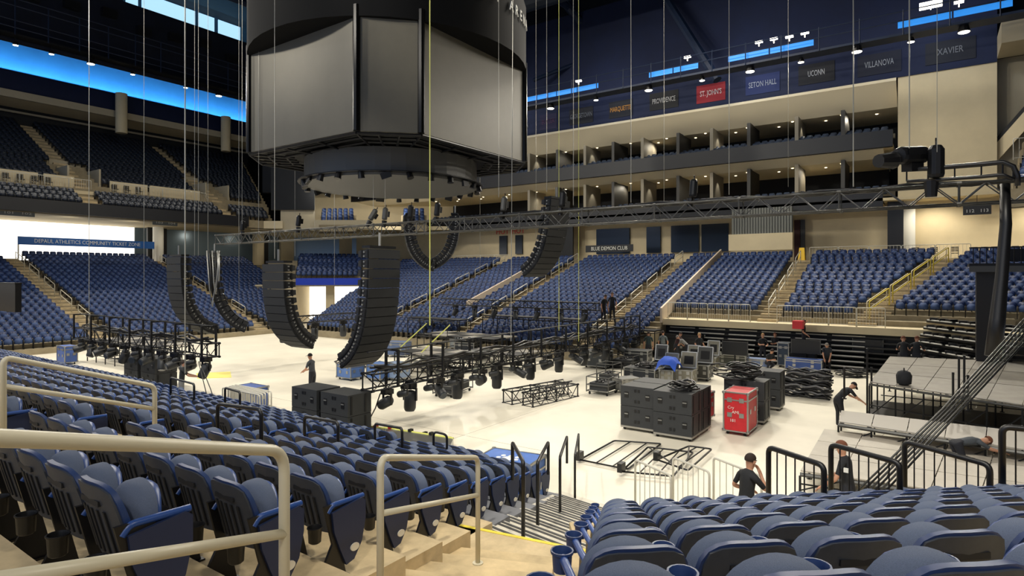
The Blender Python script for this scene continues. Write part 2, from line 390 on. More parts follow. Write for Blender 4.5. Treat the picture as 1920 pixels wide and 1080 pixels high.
# vomitory boxes
for xc in (22.2, 34.4):
    b = MB(); b.bb((xc-1.3, 62.2, 12.4), (xc-1.15, 66.5, 14.6)); b.bb((xc+1.15, 62.2, 12.4), (xc+1.3, 66.5, 14.6)); b.bb((xc-1.3, 66.4, 12.4), (xc+1.3, 66.6, 15.6))
    struct(b.build('wall_vomitory', CREAM_D))
    struct(MB().bb((xc-1.15, 66.3, 12.6), (xc+1.15, 66.38, 14.6)).build('window_5', GLASSB))
# top of the upper end bowl: rail, back wall, soffit
struct(MB().bb((-14, 75.6, 19), (46, 75.9, 22)).build('wall_end_top', BLACKW))
struct(MB().bb((-14, 75.3, 21.2), (46, 75.5, 21.4)).build('trim_15', CREAM_D))
struct(MB().bb((-14, 71.5, 21.75), (46, 76, 22.0)).build('ceiling_end_top', CREAM))
struct(MB().bb((-14, 71.3, 21.75), (46, 71.6, 22.45)).build('trim_16', CREAM_D))
struct(MB().bb((-14, 71.7, 22.4), (46, 71.9, 24.35)).build('wall_end_navy', NAVYW))
struct(MB().bb((-14, 75.5, 22.2), (50, 75.8, 33)).build('wall_end_blue', mat('blue lit wall', (56, 108, 158), .8, noise=.1, scale=.5)))
struct(MB().bb((-14, 71.7, 24.25), (50, 75.8, 24.4)).build('trim_17', NAVYW))
g = MB().bb((-14, 72.1, 24.42), (39, 72.3, 24.56)).build('led_strip', GLOW); tag(g, 'long blue led strip glowing along the top of the end wall', 'light strip')
area((28, 74.2, 24.5), (28, 75.6, 27), 3600, 50, .4, (.25, .72, 1), nm='blue_wash')
# drum columns of the roof at the end
for x in (28.6, 40.1):
    c = struct(MB().lathe([(.55, 0), (.55, 4.2)], 20, (x, 70.6, 20.0)).build('trim_18', CREAM, smooth=False))
# --- far right corner of the lower bowl: white return wall and stair wall
struct(MB().bb((50.8, -3.4, 10.3), (52.2, 2.1, 24.4)).build('wall_pier', CREAM))
struct(MB().hexa([(50.9, -3.4, 18.2), (50.9, 2.1, 18.2), (60, 2.1, 18.2), (60, -3.4, 18.2)], [(50.9, -3.4, 19.2), (50.9, 2.1, 19.2), (60, 2.1, 19.2), (60, -3.4, 19.2)]).build('trim_19', CREAM))

# --- suite levels on the side (z bands)
SX = 51.0
for k, (z0, z1, y0) in enumerate(((9.9, 11.0, 3), (14.15, 15.35, 2.4))):
    struct(MB().bb((SX-.4, y0, z0), (SX, 62, z1)).build('trim_%d' % (20+k), FASCIA))
    struct(MB().bb((SX-.1, y0, z0), (60, 62, z0+.25)).build('ceiling_suite', CREAM))
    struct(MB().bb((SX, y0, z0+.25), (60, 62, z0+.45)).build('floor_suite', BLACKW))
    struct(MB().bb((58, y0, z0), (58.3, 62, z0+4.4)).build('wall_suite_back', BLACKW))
# cream soffit over the top suites slopes up to the blue wall
SOF = mat('pale soffit', (232, 220, 190), .8)
struct(MB().hexa([(SX-.3, 2.2, 18.8), (SX-.3, 62, 18.8), (SX+1.6, 62, 17.35), (SX+1.6, 2.2, 17.35)], [(SX-.3, 2.2, 19.1), (SX-.3, 62, 19.1), (SX+1.6, 62, 19.0), (SX+1.6, 2.2, 19.0)]).build('ceiling_suite', SOF))
struct(MB().bb((SX+1.6, 2.2, 17.35), (60, 62, 19)).build('ceiling_suite', SOF))
struct(MB().hexa([(SX, 3, 14.1), (SX, 62, 14.1), (SX+1.2, 62, 13.6), (SX+1.2, 3, 13.6)], [(SX, 3, 14.3), (SX, 62, 14.3), (SX+1.2, 62, 14.3), (SX+1.2, 3, 14.3)]).build('ceiling_suite', SOF))
struct(MB().bb((SX+1.2, 3, 13.6), (60, 62, 14.1)).build('ceiling_suite', SOF))
struct(MB().bb((SX-.35, -3.4, 17.6), (SX-.2, 62, 19.0)).build('trim_25', CREAM_D)) if False else None
struct(MB().bb((SX-.3, -3.4, 19.0), (SX, 62, 30)).build('wall_side_navy', NAVYW))
# roof
struct(MB().bb((-14, -16, 36), (62, 80, 36.4)).build('ceiling', ROOFM))
struct(MB().bb((59.6, -16, 0), (60, 80, 36)).build('wall_far', BLACKW))
struct(MB().bb((-14, 79.6, 0), (60, 80, 36)).build('wall_end', BLACKW))
struct(MB().bb((-14, -16.4, 0), (60, -16, 36)).build('wall_near', BLACKW))
# clerestory band (daylight) high at the end
for k, (x0, x1) in enumerate(((29.2, 30.4), (30.8, 36.6), (37.0, 38.9), (39.4, 42.2))):
    struct(MB().bb((x0, 71.0, 31.6), (x1, 71.1, 35.9)).build('window_%d' % (8+k), mat('clerestory', (150, 200, 235), .5, emit=(170, 215, 240), es=1.1)))
struct(MB().bb((-14, 71.2, 31), (29, 71.5, 36)).build('wall_clerestory', ROOFM))
struct(MB().bb((-14, 63.6, 24.7), (50, 64.2, 31.2)).build('wall_roof_girder', ROOFM))

# ================================================================== NEAR STANDS
def zL(n): return 3.05-.25*n
def XL(n): return 1.37+.82*n
def YLO(x): return 2.82+.366*x
def YHI(x): return 7.1+.27*x
rows = []
b = MB(); bw = MB()
for n in range(-3, 12):
    x0 = XL(n)-.08; x1 = x0+.84; q = b if n < 6 else bw
    y0 = YLO(XL(n))-.15; y1 = 60 if n > 1 else 30
    q.bb((x0, y0, zL(n)-1.0), (x1, y1, zL(n)))
struct(b.build('seating_tier', CONC)); struct(bw.build('seating_tier', mat('grey telescopic deck', (120, 122, 128), .6, noise=.15, scale=3)))
# step nosing seams across the tan treads
# right block treads
fR = head(-6); uR = head(84)
def zR(n): return 3.005-.29*n
def DR(n): return 2.5+.84*n
b = MB()
for n in range(-3, 7):
    D0 = DR(n)-.08; D1 = D0+(.86 if n < 6 else 1.5); s0 = .28*DR(n)-.4
    if n < 0: s0 = min(s0, .1)
    p = [fR*D0+uR*s0, fR*D0+uR*14, fR*D1+uR*14, fR*D1+uR*(s0 if n < 6 else s0+.1)]
    b.prism([(q.x, q.y) for q in p], zR(n)-.9, zR(n))
struct(b.build('seating_tier', CONC))
# aisle steps between the two blocks, tan concrete
b = MB(); h14 = head(13); s14 = head(103)
for k in range(-6, 10):
    d = 2.36+.432*k; z = 3.05-.125*k
    c = rd(-1.59+.225*d, d)
    wl, wr = 1.05+.02*k, 1.15+.02*max(k, 0)
    p = [c-s14*wl, c+s14*wr, c+s14*wr+h14*.45, c-s14*wl+h14*.45]
    b.prism([(q.x, q.y) for q in p], z-.6, z)
struct(b.build('aisle_steps', mat('worn tan steps', (200, 178, 136), .75, noise=.32, scale=1.6, bump=.12, detail=9)))
# landing with a yellow edge
L = [rd(-.95, 7.3), rd(-.75, 7.75), rd(1.72, 6.6), rd(1.9, 3.6), rd(-1.5, 4.4)]
struct(MB().prism([(q.x, q.y) for q in L], .9, 1.80).build('aisle_landing', CONC))
e0, e1 = rd(-.75, 7.75), rd(1.72, 6.6); dv = (e0-e1).normalized(); nv = Vector((-dv.y, dv.x, 0))
if nv.dot(head(20)) < 0: nv = -nv
struct(MB().prism([(q.x, q.y) for q in (e0+nv*.01, e1+nv*.01, e1-nv*.045, e0-nv*.045)], 1.75, 1.806).build('trim_30', YEL))
# pale telescopic steps going down to the floor, skewed
nS, uS = head(43), head(-47)
stepsm = MB(); QL = {}
for k in range(12):
    s = 5.25+.45*k; z = 1.66-.138*k
    if z < .02: break
    # limits along uS
    def at(q): return nS*s+uS*q
    ql = 0
    while ql < 12 and at(ql).y < YLO(at(ql).x)-.05: ql += .05
    qr = 0
    while qr > -9:
        p = at(qr); r_ = C55*p.x-S55*p.y; d_ = S55*p.x+C55*p.y
        if r_ > .4*d_+.3: break
        qr -= .05
    p = [at(qr), at(ql), at(ql)+nS*.46, at(qr)+nS*.46]
    stepsm.prism([(q.x, q.y) for q in p], max(0, z-.6), z)
    QL[k] = (qr, ql)
struct(stepsm.build('aisle_steps', WHITE_T))
nm = MB()
for k in range(1, 12):
    s = 5.25+.45*k; z = 1.66-.138*(k-1)
    if z < .15: break
    for off in (.0, .08):
        q0, q1 = nS*(s-.03-off)+uS*QL[k-1][0], nS*(s-.03-off)+uS*(QL[k-1][1]-.1)
        nm.ext([q0+Vector((0, 0, z)), q1+Vector((0, 0, z)), q1-nS*.04+Vector((0, 0, z)), q0-nS*.04+Vector((0, 0, z))], (0, 0, .01))
struct(nm.build('trim_31', mat('dark nosing strip', (70, 70, 70), .6)))

# ------------------------------------------------------------------ folding seat (faces +X, back at x=0)
def sheet(pf, nu, nv, th, normal=None):
    """closed thin sheet from a point function pf(u,v), u in -1..1, v in 0..1, thickness th along +X"""
    b = MB(); vs = []; 
    for j in range(nv+1):
        for i in range(nu+1): vs.append(pf(-1+2*i/nu, j/nv))
    N = len(vs); W = nu+1
    t = th if callable(th) else (lambda u, v: th)
    k = 0
    for j in range(nv+1):
        for i in range(nu+1):
            x, y, z = vs[k]; vs.append((x+t(-1+2*i/nu, j/nv), y, z)); k += 1
    fs = []
    for j in range(nv):
        for i in range(nu):
            a = j*W+i; fs.append((a, a+W, a+W+1, a+1)); fs.append((N+a, N+a+1, N+a+W+1, N+a+W))
    for i in range(nu): fs.append((i, i+1, N+i+1, N+i)); a = nv*W+i; fs.append((a+1, a, N+a, N+a+1))
    for j in range(nv): a = j*W; fs.append((a+W, a, N+a, N+a+W)); a = j*W+nu; fs.append((a, a+W, N+a+W, N+a))
    b.add(vs, fs); return b
def backp(u, v, w=.235, x0=0, z0=.36, h=.47):
    hw = w*(1-.0*v)*(1-.16*max(0, (v-.62)/.38)**3)
    z = z0+h*v-(.05*abs(u)**4 if v > .5 else 0)*max(0, (v-.5)*2)
    x = .12*(1-v)+.045*u*u-.01 + x0
    return (x, u*hw, z)
def domep(u, v, w=.228, z0=.375, h=.385):
    v = 1-(1-v)**1.7
    if v < .4: hw = w*(.88+.12*v/.4)
    else: hw = w*max(0.004, 1-((v-.4)/.6)**2.5)**.5
    z = z0+h*v
    return (.18+.055*v, u*hw, z)
seatM = {}
def seat_meshes():
    bs = sheet(backp, 10, 8, .03).mesh('seat_back', SHELL); smooth_by_angle(bs, 50)
    # dark panel on the rear with five vertical slots
    bp = sheet(lambda u, v: backp(u*.94, .02+v*.945, x0=-.012), 8, 6, .014); bp.mi = 1
    for i in range(5):
        yy = (i-2)*.062
        p0 = backp(yy/.235, .1); p1 = backp(yy/.235, .66)
        bp.hexa([(p0[0]-.02, yy-.011, p0[2]), (p0[0]-.02, yy+.011, p0[2]), (p0[0], yy+.011, p0[2]), (p0[0], yy-.011, p0[2])],
                [(p1[0]-.02, yy-.011, p1[2]), (p1[0]-.02, yy+.011, p1[2]), (p1[0], yy+.011, p1[2]), (p1[0], yy-.011, p1[2])])
    yy = .11; p0 = backp(0, .72)
    bp.bb((p0[0]-.018, -yy, p0[2]), (p0[0], yy, p0[2]+.03))
    bp = bp.mesh('back_panel', [SHELL_D, mat('slot black', (20, 22, 27), .6)]); smooth_by_angle(bp, 40)
    cush = sheet(lambda u, v: (domep(u, v)[0]-.075*max(0, 1-abs(u)**2.6)*max(0, 1-abs(2*v-1)**2.4)**.6, domep(u, v)[1], domep(u, v)[2]), 12, 11, lambda u, v: .075*max(0, 1-abs(u)**2.6)*max(0, 1-abs(2*v-1)**2.4)**.6+.05)
    cush = cush.mesh('cushion', FAB); smooth_by_angle(cush, 60)
    pan = sheet(lambda u, v: (domep(u, v, .212, .362, .378)[0]+.045, domep(u, v, .212, .362, .378)[1], domep(u, v, .212, .362, .378)[2]), 12, 11, lambda u, v: .02+.05*max(0, 1-u**4)*max(0, 1-(2*v-1)**4)).mesh('seat_pan', RIMB); smooth_by_angle(pan, 60)
    arm = MB().tube(rounded_path([(.06, 0, .56), (.10, 0, .61), (.42, 0, .60)], .03, 3), .022, 8).mesh('armrest', RIMB); smooth_by_angle(arm, 60)
    cf = MB().lathe([(.034, -.09), (.045, -.085), (.05, 0), (.058, .005), (.058, .018), (.05, .018), (.044, .0), (.03, -.07)], 14, (.45, 0, .61)).mesh('cup_holder', SHELL); smooth_by_angle(cf, 50)
    cr = MB().lathe([(.036, -.11), (.048, -.1), (.054, 0), (.06, .006), (.06, .014), (.052, .014), (.048, .0), (.034, -.09)], 14, (-.06, 0, .48)).mesh('cup_holder', BLK); smooth_by_angle(cr, 50)
    lg = MB(); lg.ext([(-.01, -.012, .10), (.14, -.012, 0), (.24, -.012, 0), (.17, -.012, .3), (.26, -.012, .44), (.22, -.012, .62), (.02, -.012, .62), (.10, -.012, .3)], (0, .024, 0)); lg.bb((-.02, -.03, 0), (.26, .03, .015)); lg = lg.mesh('leg', BLK)
    ep = MB(); pts = [(.08, .56), (.38, .60), (.42, .57), (.42, .42), (.38, .24), (.30, .12), (.22, .10), (.16, .24), (.10, .40)]
    ep.ext([(x, -.02, z) for x, z in pts], (0, .04, 0)); ep = ep.mesh('end_panel', mat('dark navy end panel', (30, 42, 74), .45))
    pl = MB().ext([(.30+.045*math.cos(a*PI/8), 0, .22+.032*math.sin(a*PI/8)) for a in range(16)], (0, -.01, 0)).mesh('number_plate', mat('white plate', (225, 220, 205), .5))
    return dict(bs=bs, bp=bp, cush=cush, pan=pan, arm=arm, cf=cf, cr=cr, lg=lg, ep=ep, pl=pl)
SM = seat_meshes()
def seat(p, z, rz, label, group, left=True, last=False, endp=0, loww=False):
    t = thing('stadium_seat', label, 'seat', (p.x, p.y, z), rz, group)
    ob('seat_back', SM['bs'], t); q = ob('back_panel', SM['bp'], t)
    pn = ob('seat_pan', SM['pan'], t); ob('cushion', SM['cush'], pn)
    for s in ((-1, 1) if last else (-1,)):
        ob('armrest', SM['arm'], t, (0, s*.26, 0)); ob('leg', SM['lg'], t, (0, s*.26, 0))
        ob('cup_holder', SM['cr'] if left else SM['cf'], t, (0, s*.26, 0))
    if endp:
        e = ob('end_panel', SM['ep'], t, (0, endp*.275, 0)); k = ob('number_plate', SM['pl'], e, (0, endp*.02, 0))
        if endp > 0: k.scale = (1, -1, 1)
    return t
cand = []
PITCH = .5
for n in range(0, 12):
    X = XL(n); rowname = NUM[n]
    y = YLO(X)+.27+(.2 if n == 0 else 0); j = 0
    while y < YHI(X)-.25:
        cand.append((Vector((X, y, zL(n))), 0.0, 'navy folding seat in left block, %s row down, %s from near aisle' % (rowname, NUM[j]), 'seats of the near left block', True, j == 0)); y += PITCH; j += 1
    y = YHI(X)+1.25; j = 0
    if n > 0:
        while y < (46 if n > 2 else 24):
            m = (y-11) % 10.5
            if not (m > 9.3 and y > 16): 
                cand.append((Vector((X, y, zL(n))), 0.0, 'navy folding seat beyond cream side rail, %s row down, %s along' % (rowname, NUM[min(j, len(NUM)-1)]), 'seats of the far left block', True, j == 0))
            y += PITCH; j += 1
rzR = math.atan2(fR.y, fR.x)
for n in range(-1, 7):
    D = DR(n); s = .28*D+.12; j = 0
    while s < 1.12*D+1.0:
        p = fR*D+uR*s; p.z = zR(n)
        cand.append((p, rzR, 'grey blue folding seat in right block, %s row, %s from aisle' % (NUM[n+1], NUM[j]), 'seats of the near right block', False, j == 0)); s += .51; j += 1
def inview(p):
    r = C55*p.x-S55*p.y; d = S55*p.x+C55*p.y
    if d < .6: return False
    x = CX+F*r/d; y = CY-F*(p.z+.8-EYE)/d
    return -90*3/d-20 < x < 1940+220*2/d and y < 1140
cand = [c for c in cand if inview(c[0])]
def dist(c): return (c[0]-Vector((0, 0, EYE))).length
cand.sort(key=dist)
NEAR_SEATS, REST = cand[:300], cand[300:]
for (p, rz, lab, grp, left, first) in NEAR_SEATS:
    seat(p, p.z, rz, lab, grp, left, last=first and not left, endp=(-1 if first and left else 0))

def join_template(name, tv, tf, tm, inst, mats):
    """one mesh of many placed copies of a template; inst = (x, y, z, angle)"""
    tv = np.array(tv, float); n = len(inst); I = np.array(inst, float)
    c, s = np.cos(I[:, 3]), np.sin(I[:, 3])
    V = np.empty((n, len(tv), 3)); 
    V[:, :, 0] = tv[None, :, 0]*c[:, None]-tv[None, :, 1]*s[:, None]+I[:, 0, None]
    V[:, :, 1] = tv[None, :, 0]*s[:, None]+tv[None, :, 1]*c[:, None]+I[:, 1, None]
    V[:, :, 2] = tv[None, :, 2]+I[:, 2, None]
    fl = np.array([i for f in tf for i in f]); fn = np.array([len(f) for f in tf])
    L = (fl[None, :]+np.arange(n)[:, None]*len(tv)).ravel()
    tot = np.tile(fn, n); st = np.concatenate(([0], np.cumsum(tot)[:-1]))
    me = bpy.data.meshes.new(name); me.vertices.add(n*len(tv)); me.vertices.foreach_set('co', V.ravel())
    me.loops.add(len(L)); me.loops.foreach_set('vertex_index', L.astype('i'))
    me.polygons.add(len(tot)); me.polygons.foreach_set('loop_start', st.astype('i'))
    me.polygons.foreach_set('material_index', np.tile(np.array(tm), n).astype('i'))
    for m in mats: me.materials.append(m)
    me.update(calc_edges=True); me.validate(); return me
def far_template():
    b = MB()
    def outl(x, w, z0, z1, c, th, tilt=0.0):
        pts = [(x+tilt, -w*.9, z0), (x, -w, z1-c), (x, -w+c*.8, z1), (x, w-c*.8, z1), (x, w, z1-c), (x+tilt, w*.9, z0)]
        b.ext(pts, (th, 0, 0))
    b.mi = 0; outl(0, .235, .36, .84, .09, .035, .08)
    b.mi = 1; outl(.16, .215, .36, .70, .14, .07, .04)
    b.mi = 0; b.bb((.14, -.255, .34), (.46, .255, .40)) if False else None
    b.mi = 2; b.bb((.05, -.27, .0), (.3, -.24, .60))
    return b.v, b.f, b.m
tv, tf, tm = far_template()
o = ob('stadium_seats', join_template('stadium_seats', tv, tf, tm, FAR, [SEATF, SEATF2, BLK]))
stuff(tag(o, 'banks of navy folding seats of the lower bowl across the arena floor', 'seats'))
o = ob('stadium_seats', join_template('stadium_seats', tv, tf, tm, UPP, [SEATU, SEATU, BLK]))
stuff(tag(o, 'dark banks of folding seats of the upper balcony at the far end', 'seats'))
# the rest of the left block, more distant than the nearest three hundred
b = MB()
def addmesh(b, me, mi, off=(0, 0, 0)):
    n = len(b.v); b.v += [(v.co.x+off[0], v.co.y+off[1], v.co.z+off[2]) for v in me.vertices]
    b.f += [tuple(i+n for i in p.vertices) for p in me.polygons]; b.m += [mi]*len(me.polygons)
for k, mi, off in (('bs', 0, (0, 0, 0)), ('pan', 1, (0, 0, 0)), ('cush', 2, (0, 0, 0)), ('arm', 1, (0, -.26, 0)), ('lg', 3, (0, -.26, 0))): addmesh(b, SM[k], mi, off)
me = join_template('stadium_seats', b.v, b.f, b.m, [(c[0].x, c[0].y, c[0].z, c[1]) for c in REST], [SHELL, RIMB, FAB, BLK])
smooth_by_angle(me, 50)
o = ob('stadium_seats', me); stuff(tag(o, 'distant rows of blue folding seats at the far end of the left block', 'seats'))

# ------------------------------------------------------------------ near handrails
def hand_rail(label, ta, tb, m=RAILC, r=.022, drop=1.25, dropb=None, midlow=.42, name='handrail', ra=.09):
    """ta, tb: 3D top corner points"""
    a, b_ = Vector(ta), Vector(tb); t = thing(name, label, 'handrail', (a.x, a.y, a.z-drop), 0, 'handrails')
    o_ = Vector((a.x, a.y, a.z-drop)); dropb = drop if dropb is None else dropb
    MB().tube([p-o_ for p in rounded_path([a-Vector((0, 0, drop)), a, b_, b_-Vector((0, 0, dropb))], ra, 6)], r, 12).build('top_rail', m, t, smooth=True)
    MB().cyl(a-o_-Vector((0, 0, midlow)), b_-o_-Vector((0, 0, midlow)), r*.9, 12).build('mid_rail', m, t, smooth=True)
    for p, dr in ((a, drop), (b_, dropb)): MB().cyl(p-o_-Vector((0, 0, dr)), p-o_-Vector((0, 0, dr-.012)), r*2.2, 12).build('base_flange', m, t)
    return t
# rail 1: from behind the camera's left down the aisle
p2 = pxd(533, 845, 2.4); p1 = pxd(10, 822, 1.42); dd = (p1-p2); p0 = p2+dd*1.12
hand_rail('thick cream handrail in the left foreground above the stairs', p0, p2, drop=1.3, dropb=1.25, midlow=.33)
hand_rail('cream handrail with square rounded corners in the middle of the aisle steps', pxd(713, 858, 3.6), pxd(896, 858, 5.4), drop=1.15, dropb=.95, midlow=.335)
hand_rail('thinner cream handrail further back among the left block seats', pxd(6, 670, 6.3), pxd(290, 724, 8.0), r=.03, drop=1.15, dropb=1.1, midlow=.3)
# black loop rails at the aisle of the telescopic rows
for k, (ax, ay, bx, by, t_, dr) in enumerate([(408, 757, 490, 768, 8.2, .42), (571, 780, 634, 792, 10.2, .38), (703, 794, 754, 803, 11.8, .38), (813, 809, 838, 815, 12.6, .34), (422, 727, 450, 735, 14.5, .4), (320, 708, 364, 720, 15.0, .4)]):
    a = pxd(ax, ay, t_); b_ = pxd(bx, by, t_*.93 if k not in (3,) else t_)
    a0 = a-Vector((0, 0, .95)); o_ = thing('safety_rail', 'black loop safety rail in the left block aisle, %s from the cream rail' % NUM[k], 'handrail', a0, 0, 'black loop rails')
    rr = .026
    MB().tube([p-a0 for p in rounded_path([a0, a, b_, b_-Vector((0, 0, dr)), Vector((a.x, a.y, a.z-dr))+(b_-a)*.05], .09, 5)], rr, 8).build('loop_rail', BLK, o_, smooth=True)
    MB().cyl((0, 0, 0), (0, 0, .012), .05, 10).build('base_flange', BLK, o_)
# black handrails down the pale steps
for k, (ax, ay, ah, bx, by, bh) in enumerate([(981, 1023, 1.0, 961, 937, 7.6), (1008, 1003, 1.0, 1028, 910, 8.8), (1050, 970, 1.0, 1063, 903, 10.6), (1078, 947, 1.0, 1085, 893, 12.8)]):
    a = pxd(ax, ay, bh); top = a+Vector((0, 0, 1.06))
    f_ = pxd(bx, by, bh*1.17); bt = top+ (Vector((f_.x, f_.y, top.z))-top); bt.z = top.z-.12
    o_ = thing('step_rail', 'black handrail on the pale steps, %s going down' % NUM[k], 'handrail', a, 0, 'black step rails')
    MB().tube([p-a for p in rounded_path([a, top, bt, bt-Vector((0, 0, .55))], .06, 4)], .026, 8).build('handrail_tube', BLK, o_, smooth=True)
    MB().cyl((0, 0, 0), (0, 0, .012), .06, 10).build('base_flange', BLK, o_)
# black guard rails in front of the right block
for k, (ax, ay, bx, by, t0_, t1_, nb) in enumerate([(1441, 838, 1545, 873, 9.1, 8.3, 5), (1558, 833, 1687, 868, 9.2, 8.35, 6), (1696, 828, 1856, 872, 9.3, 8.35, 7), (1879, 800, 2010, 812, 8.6, 8.3, 4)]):
    a = pxd(ax, ay, t0_); b_ = pxd(bx, by, t1_); hh = 1.12
    a0 = Vector((a.x, a.y, a.z-hh)); o_ = thing('guard_rail', 'black barred guard rail in front of the right block, %s from the steps' % NUM[k], 'railing', a0, 0, 'black guard rails')
    MB().tube([p-a0 for p in rounded_path([a0, a, b_, b_-Vector((0, 0, hh))], .1, 6)], .04 if k < 3 else .045, 10).build('frame', BLK, o_, smooth=True)
    me = MB().cyl((0, 0, .08), (0, 0, hh-.01), .011, 6).mesh('baluster', BLK)
    for i in range(1, nb+1): 
        q = (b_-a)*(i/(nb+1)); ob('baluster', me, o_, q)
    MB().cyl((0, 0, .09), (b_-a)+Vector((0, 0, .09)), .02, 6).build('bottom_rail', BLK, o_)

# ================================================================== SCOREBOARD
BC = Vector((23.4, 24.4, 0)); HB, CH, ZB, ZT = 6.0, 1.95, 11.2, 16.6
t = thing('scoreboard', 'huge centre hung scoreboard with blank grey panels above the arena floor', 'scoreboard', (BC.x, BC.y, ZB))
PAN = mat('switched off led panel', (104, 100, 88), .5, noise=.05, scale=1.2)
h_ = HB-CH
oct8 = [(-HB, h_), (-HB, -h_), (-h_, -HB), (h_, -HB), (HB, -h_), (HB, h_), (h_, HB), (-h_, HB)]
for i in range(8):
    a, b_ = Vector((*oct8[i], 0)), Vector((*oct8[(i+1) % 8], 0)); d = (b_-a).normalized(); n_ = Vector((d.y, -d.x, 0))
    if n_.dot(a) < 0: n_ = -n_
    a2, b2 = a+d*.12, b_-d*.12
    MB().hexa([a2, b2, b2-n_*.25, a2-n_*.25], [p+Vector((0, 0, ZT-ZB)) for p in (a2, b2, b2-n_*.25, a2-n_*.25)]).build('display_panel', PAN, t)
    MB().cyl(a, a+Vector((0, 0, ZT-ZB)), .16, 8).build('corner_post', mat('brushed dark metal', (34, 34, 34), .3, metal=.7), t)
# framed underside grid between the panels and the drum
b = MB()
for i in range(8):
    a, b_ = Vector((*oct8[i], 0)), Vector((*oct8[(i+1) % 8], 0))
    for f_ in (1, .88, .76): b.cyl(a*f_+Vector((0, 0, -.1)), b_*f_+Vector((0, 0, -.1)), .07, 6)
    for q in (0, .33, .66): p = a*(1-q)+b_*q; b.cyl(p+Vector((0, 0, -.1)), p*.7+Vector((0, 0, -.15)), .06, 6)
b.build('underside_frame', BLKM, t)
MB().prism([(x*.97, y*.97) for x, y in oct8], .05, .15).build('underside_panel', BLACKW, t)
dr = MB().lathe([(4.55, -1.45), (4.62, -1.45), (4.62, -.1), (4.4, -.1), (4.4, -1.4)], 40).build('lower_drum', mat('drum grey', (92, 92, 90), .5), t); 
MB().lathe([(0.01, -1.12), (4.42, -1.12), (4.42, -1.05), (.01, -1.05)], 40).build('drum_underside', mat('drum soffit', (150, 146, 132), .6), t)
fx = MB().cyl((0, 0, 0), (0, 0, -.34), .13, 10, .17).mesh('rim_fixture', BLK)
fb = MB().box((0, 0, -.2), (.5, .12, .3)).mesh('rim_speaker', BLKM)
for i in range(26):
    an = 2*PI*i/26; o = ob('rim_fixture', fx if i % 4 else fb, t, (4.7*math.cos(an), 4.7*math.sin(an), -1.3)); o.rotation_euler = (random.uniform(-.4, .4), random.uniform(-.4, .4), an+PI/2)
MB().lathe([(4.9, -1.32), (4.95, -1.32), (4.95, -1.27), (4.9, -1.27)], 40).build('rim_pipe', BLKM, t)
for (x, y, sx_) in ((-1.2, -2.2, .9), (1.9, -2.6, .5)): MB().box((x, y, -1.22), (sx_, .5, .2)).build('ceiling_speaker', BLKM, t)
# upper ring
b = MB(); prof = [(7.25, 4.9), (7.35, 4.9), (7.35, 8.2), (7.25, 8.2), (7.0, 8.0), (7.0, 5.2)]
b.lathe(prof, 48); rg = b.build('upper_ring', mat('ring black', (9, 10, 12), .85, spec=.2), t); smooth_by_angle(rg.data, 30)
b = MB()
for i in range(24):
    a0, a1 = 2*PI*i/24, 2*PI*(i+1)/24
    for z_ in (5.25, 6.6): b.cyl((6.9*math.cos(a0), 6.9*math.sin(a0), z_), (6.9*math.cos(a1), 6.9*math.sin(a1), z_), .06, 6)
    b.cyl((6.9*math.cos(a0), 6.9*math.sin(a0), 5.25), (6.2*math.cos(a1), 6.2*math.sin(a1), 5.3), .05, 6)
b.build('ring_frame', BLKM, t)
MB().prism([(x*1.01, y*1.01) for x, y in oct8], ZT-ZB, ZT-ZB+.5).build('top_frame', BLACKW, t)
LET = mat('lit white letters', (215, 215, 210), .6)
for k, ch in enumerate('WINTRUST ARENA'):
    if ch == ' ': continue
    an = math.radians(-74-(11-k)*4.6)
    p = Vector((7.42*math.cos(an), 7.42*math.sin(an), 7.0)); xd = Vector((-math.sin(an), math.cos(an), 0))
    words_text('letter', ch, .72, LET, p, xd, t, sx=.9)

# ================================================================== TRUSSES
def truss(name, label, a, b, w, h, bay, m, group=None, r=.028, conn=5, faces=4):
    """box truss: a, b bottom centre ends"""
    a, b = Vector(a), Vector(b); t = thing(name, label, 'truss', a, 0, group); d = b-a; L = d.length; u = d.normalized()
    s = Vector((-u.y, u.x, 0)).normalized(); up = Vector((0, 0, 1)); n = max(2, int(round(L/bay))); bl = L/n
    for q in (-w/2, w/2):
        for z in (0, h): MB().cyl(s*q+up*z, s*q+up*z+d, r, 8).build('chord', m, t, smooth=True)
    ms = []
    q1 = MB().cyl((0, 0, 0), tuple(u*bl+up*h), r*.6, 5).mesh('brace', m); q2 = MB().cyl(tuple(up*h), tuple(u*bl), r*.6, 5).mesh('brace', m)
    for i in range(n):
        for q in ((-w/2, w/2) if faces > 1 else (-w/2,)): ob('brace', q1 if i % 2 else q2, t, s*q+u*(i*bl))
    for z in (0, h):
        zm = [MB().cyl(s*(e*w/2)+up*z, s*(-e*w/2)+u*bl+up*z, r*.5, 5).mesh('lacing', m) for e in (-1, 1)]
        for i in range(n): ob('lacing', zm[i % 2], t, u*(i*bl))
    pm = MB(); 
    for q in (-w/2, w/2):
        pm.cyl(s*q, s*q+up*h, r*.9, 6)
        for z in (0, h): pm.cyl(s*q+up*z-u*.05, s*q+up*z+u*.05, r*1.6, 8)
    for z in (0, h): pm.cyl(-s*w/2+up*z, s*w/2+up*z, r*.8, 6)
    pm = pm.mesh('joint_frame', m)
    for i in range(0, n+1, conn): ob('joint_frame', pm, t, u*(i*bl))
    return t
TA = truss('lighting_truss', 'long aluminium box truss hanging across the whole arena at mid height', (19.5, 35.0, 6.82), (19.5, -6.0, 6.82), .5, .52, .55, ALUD, conn=5)
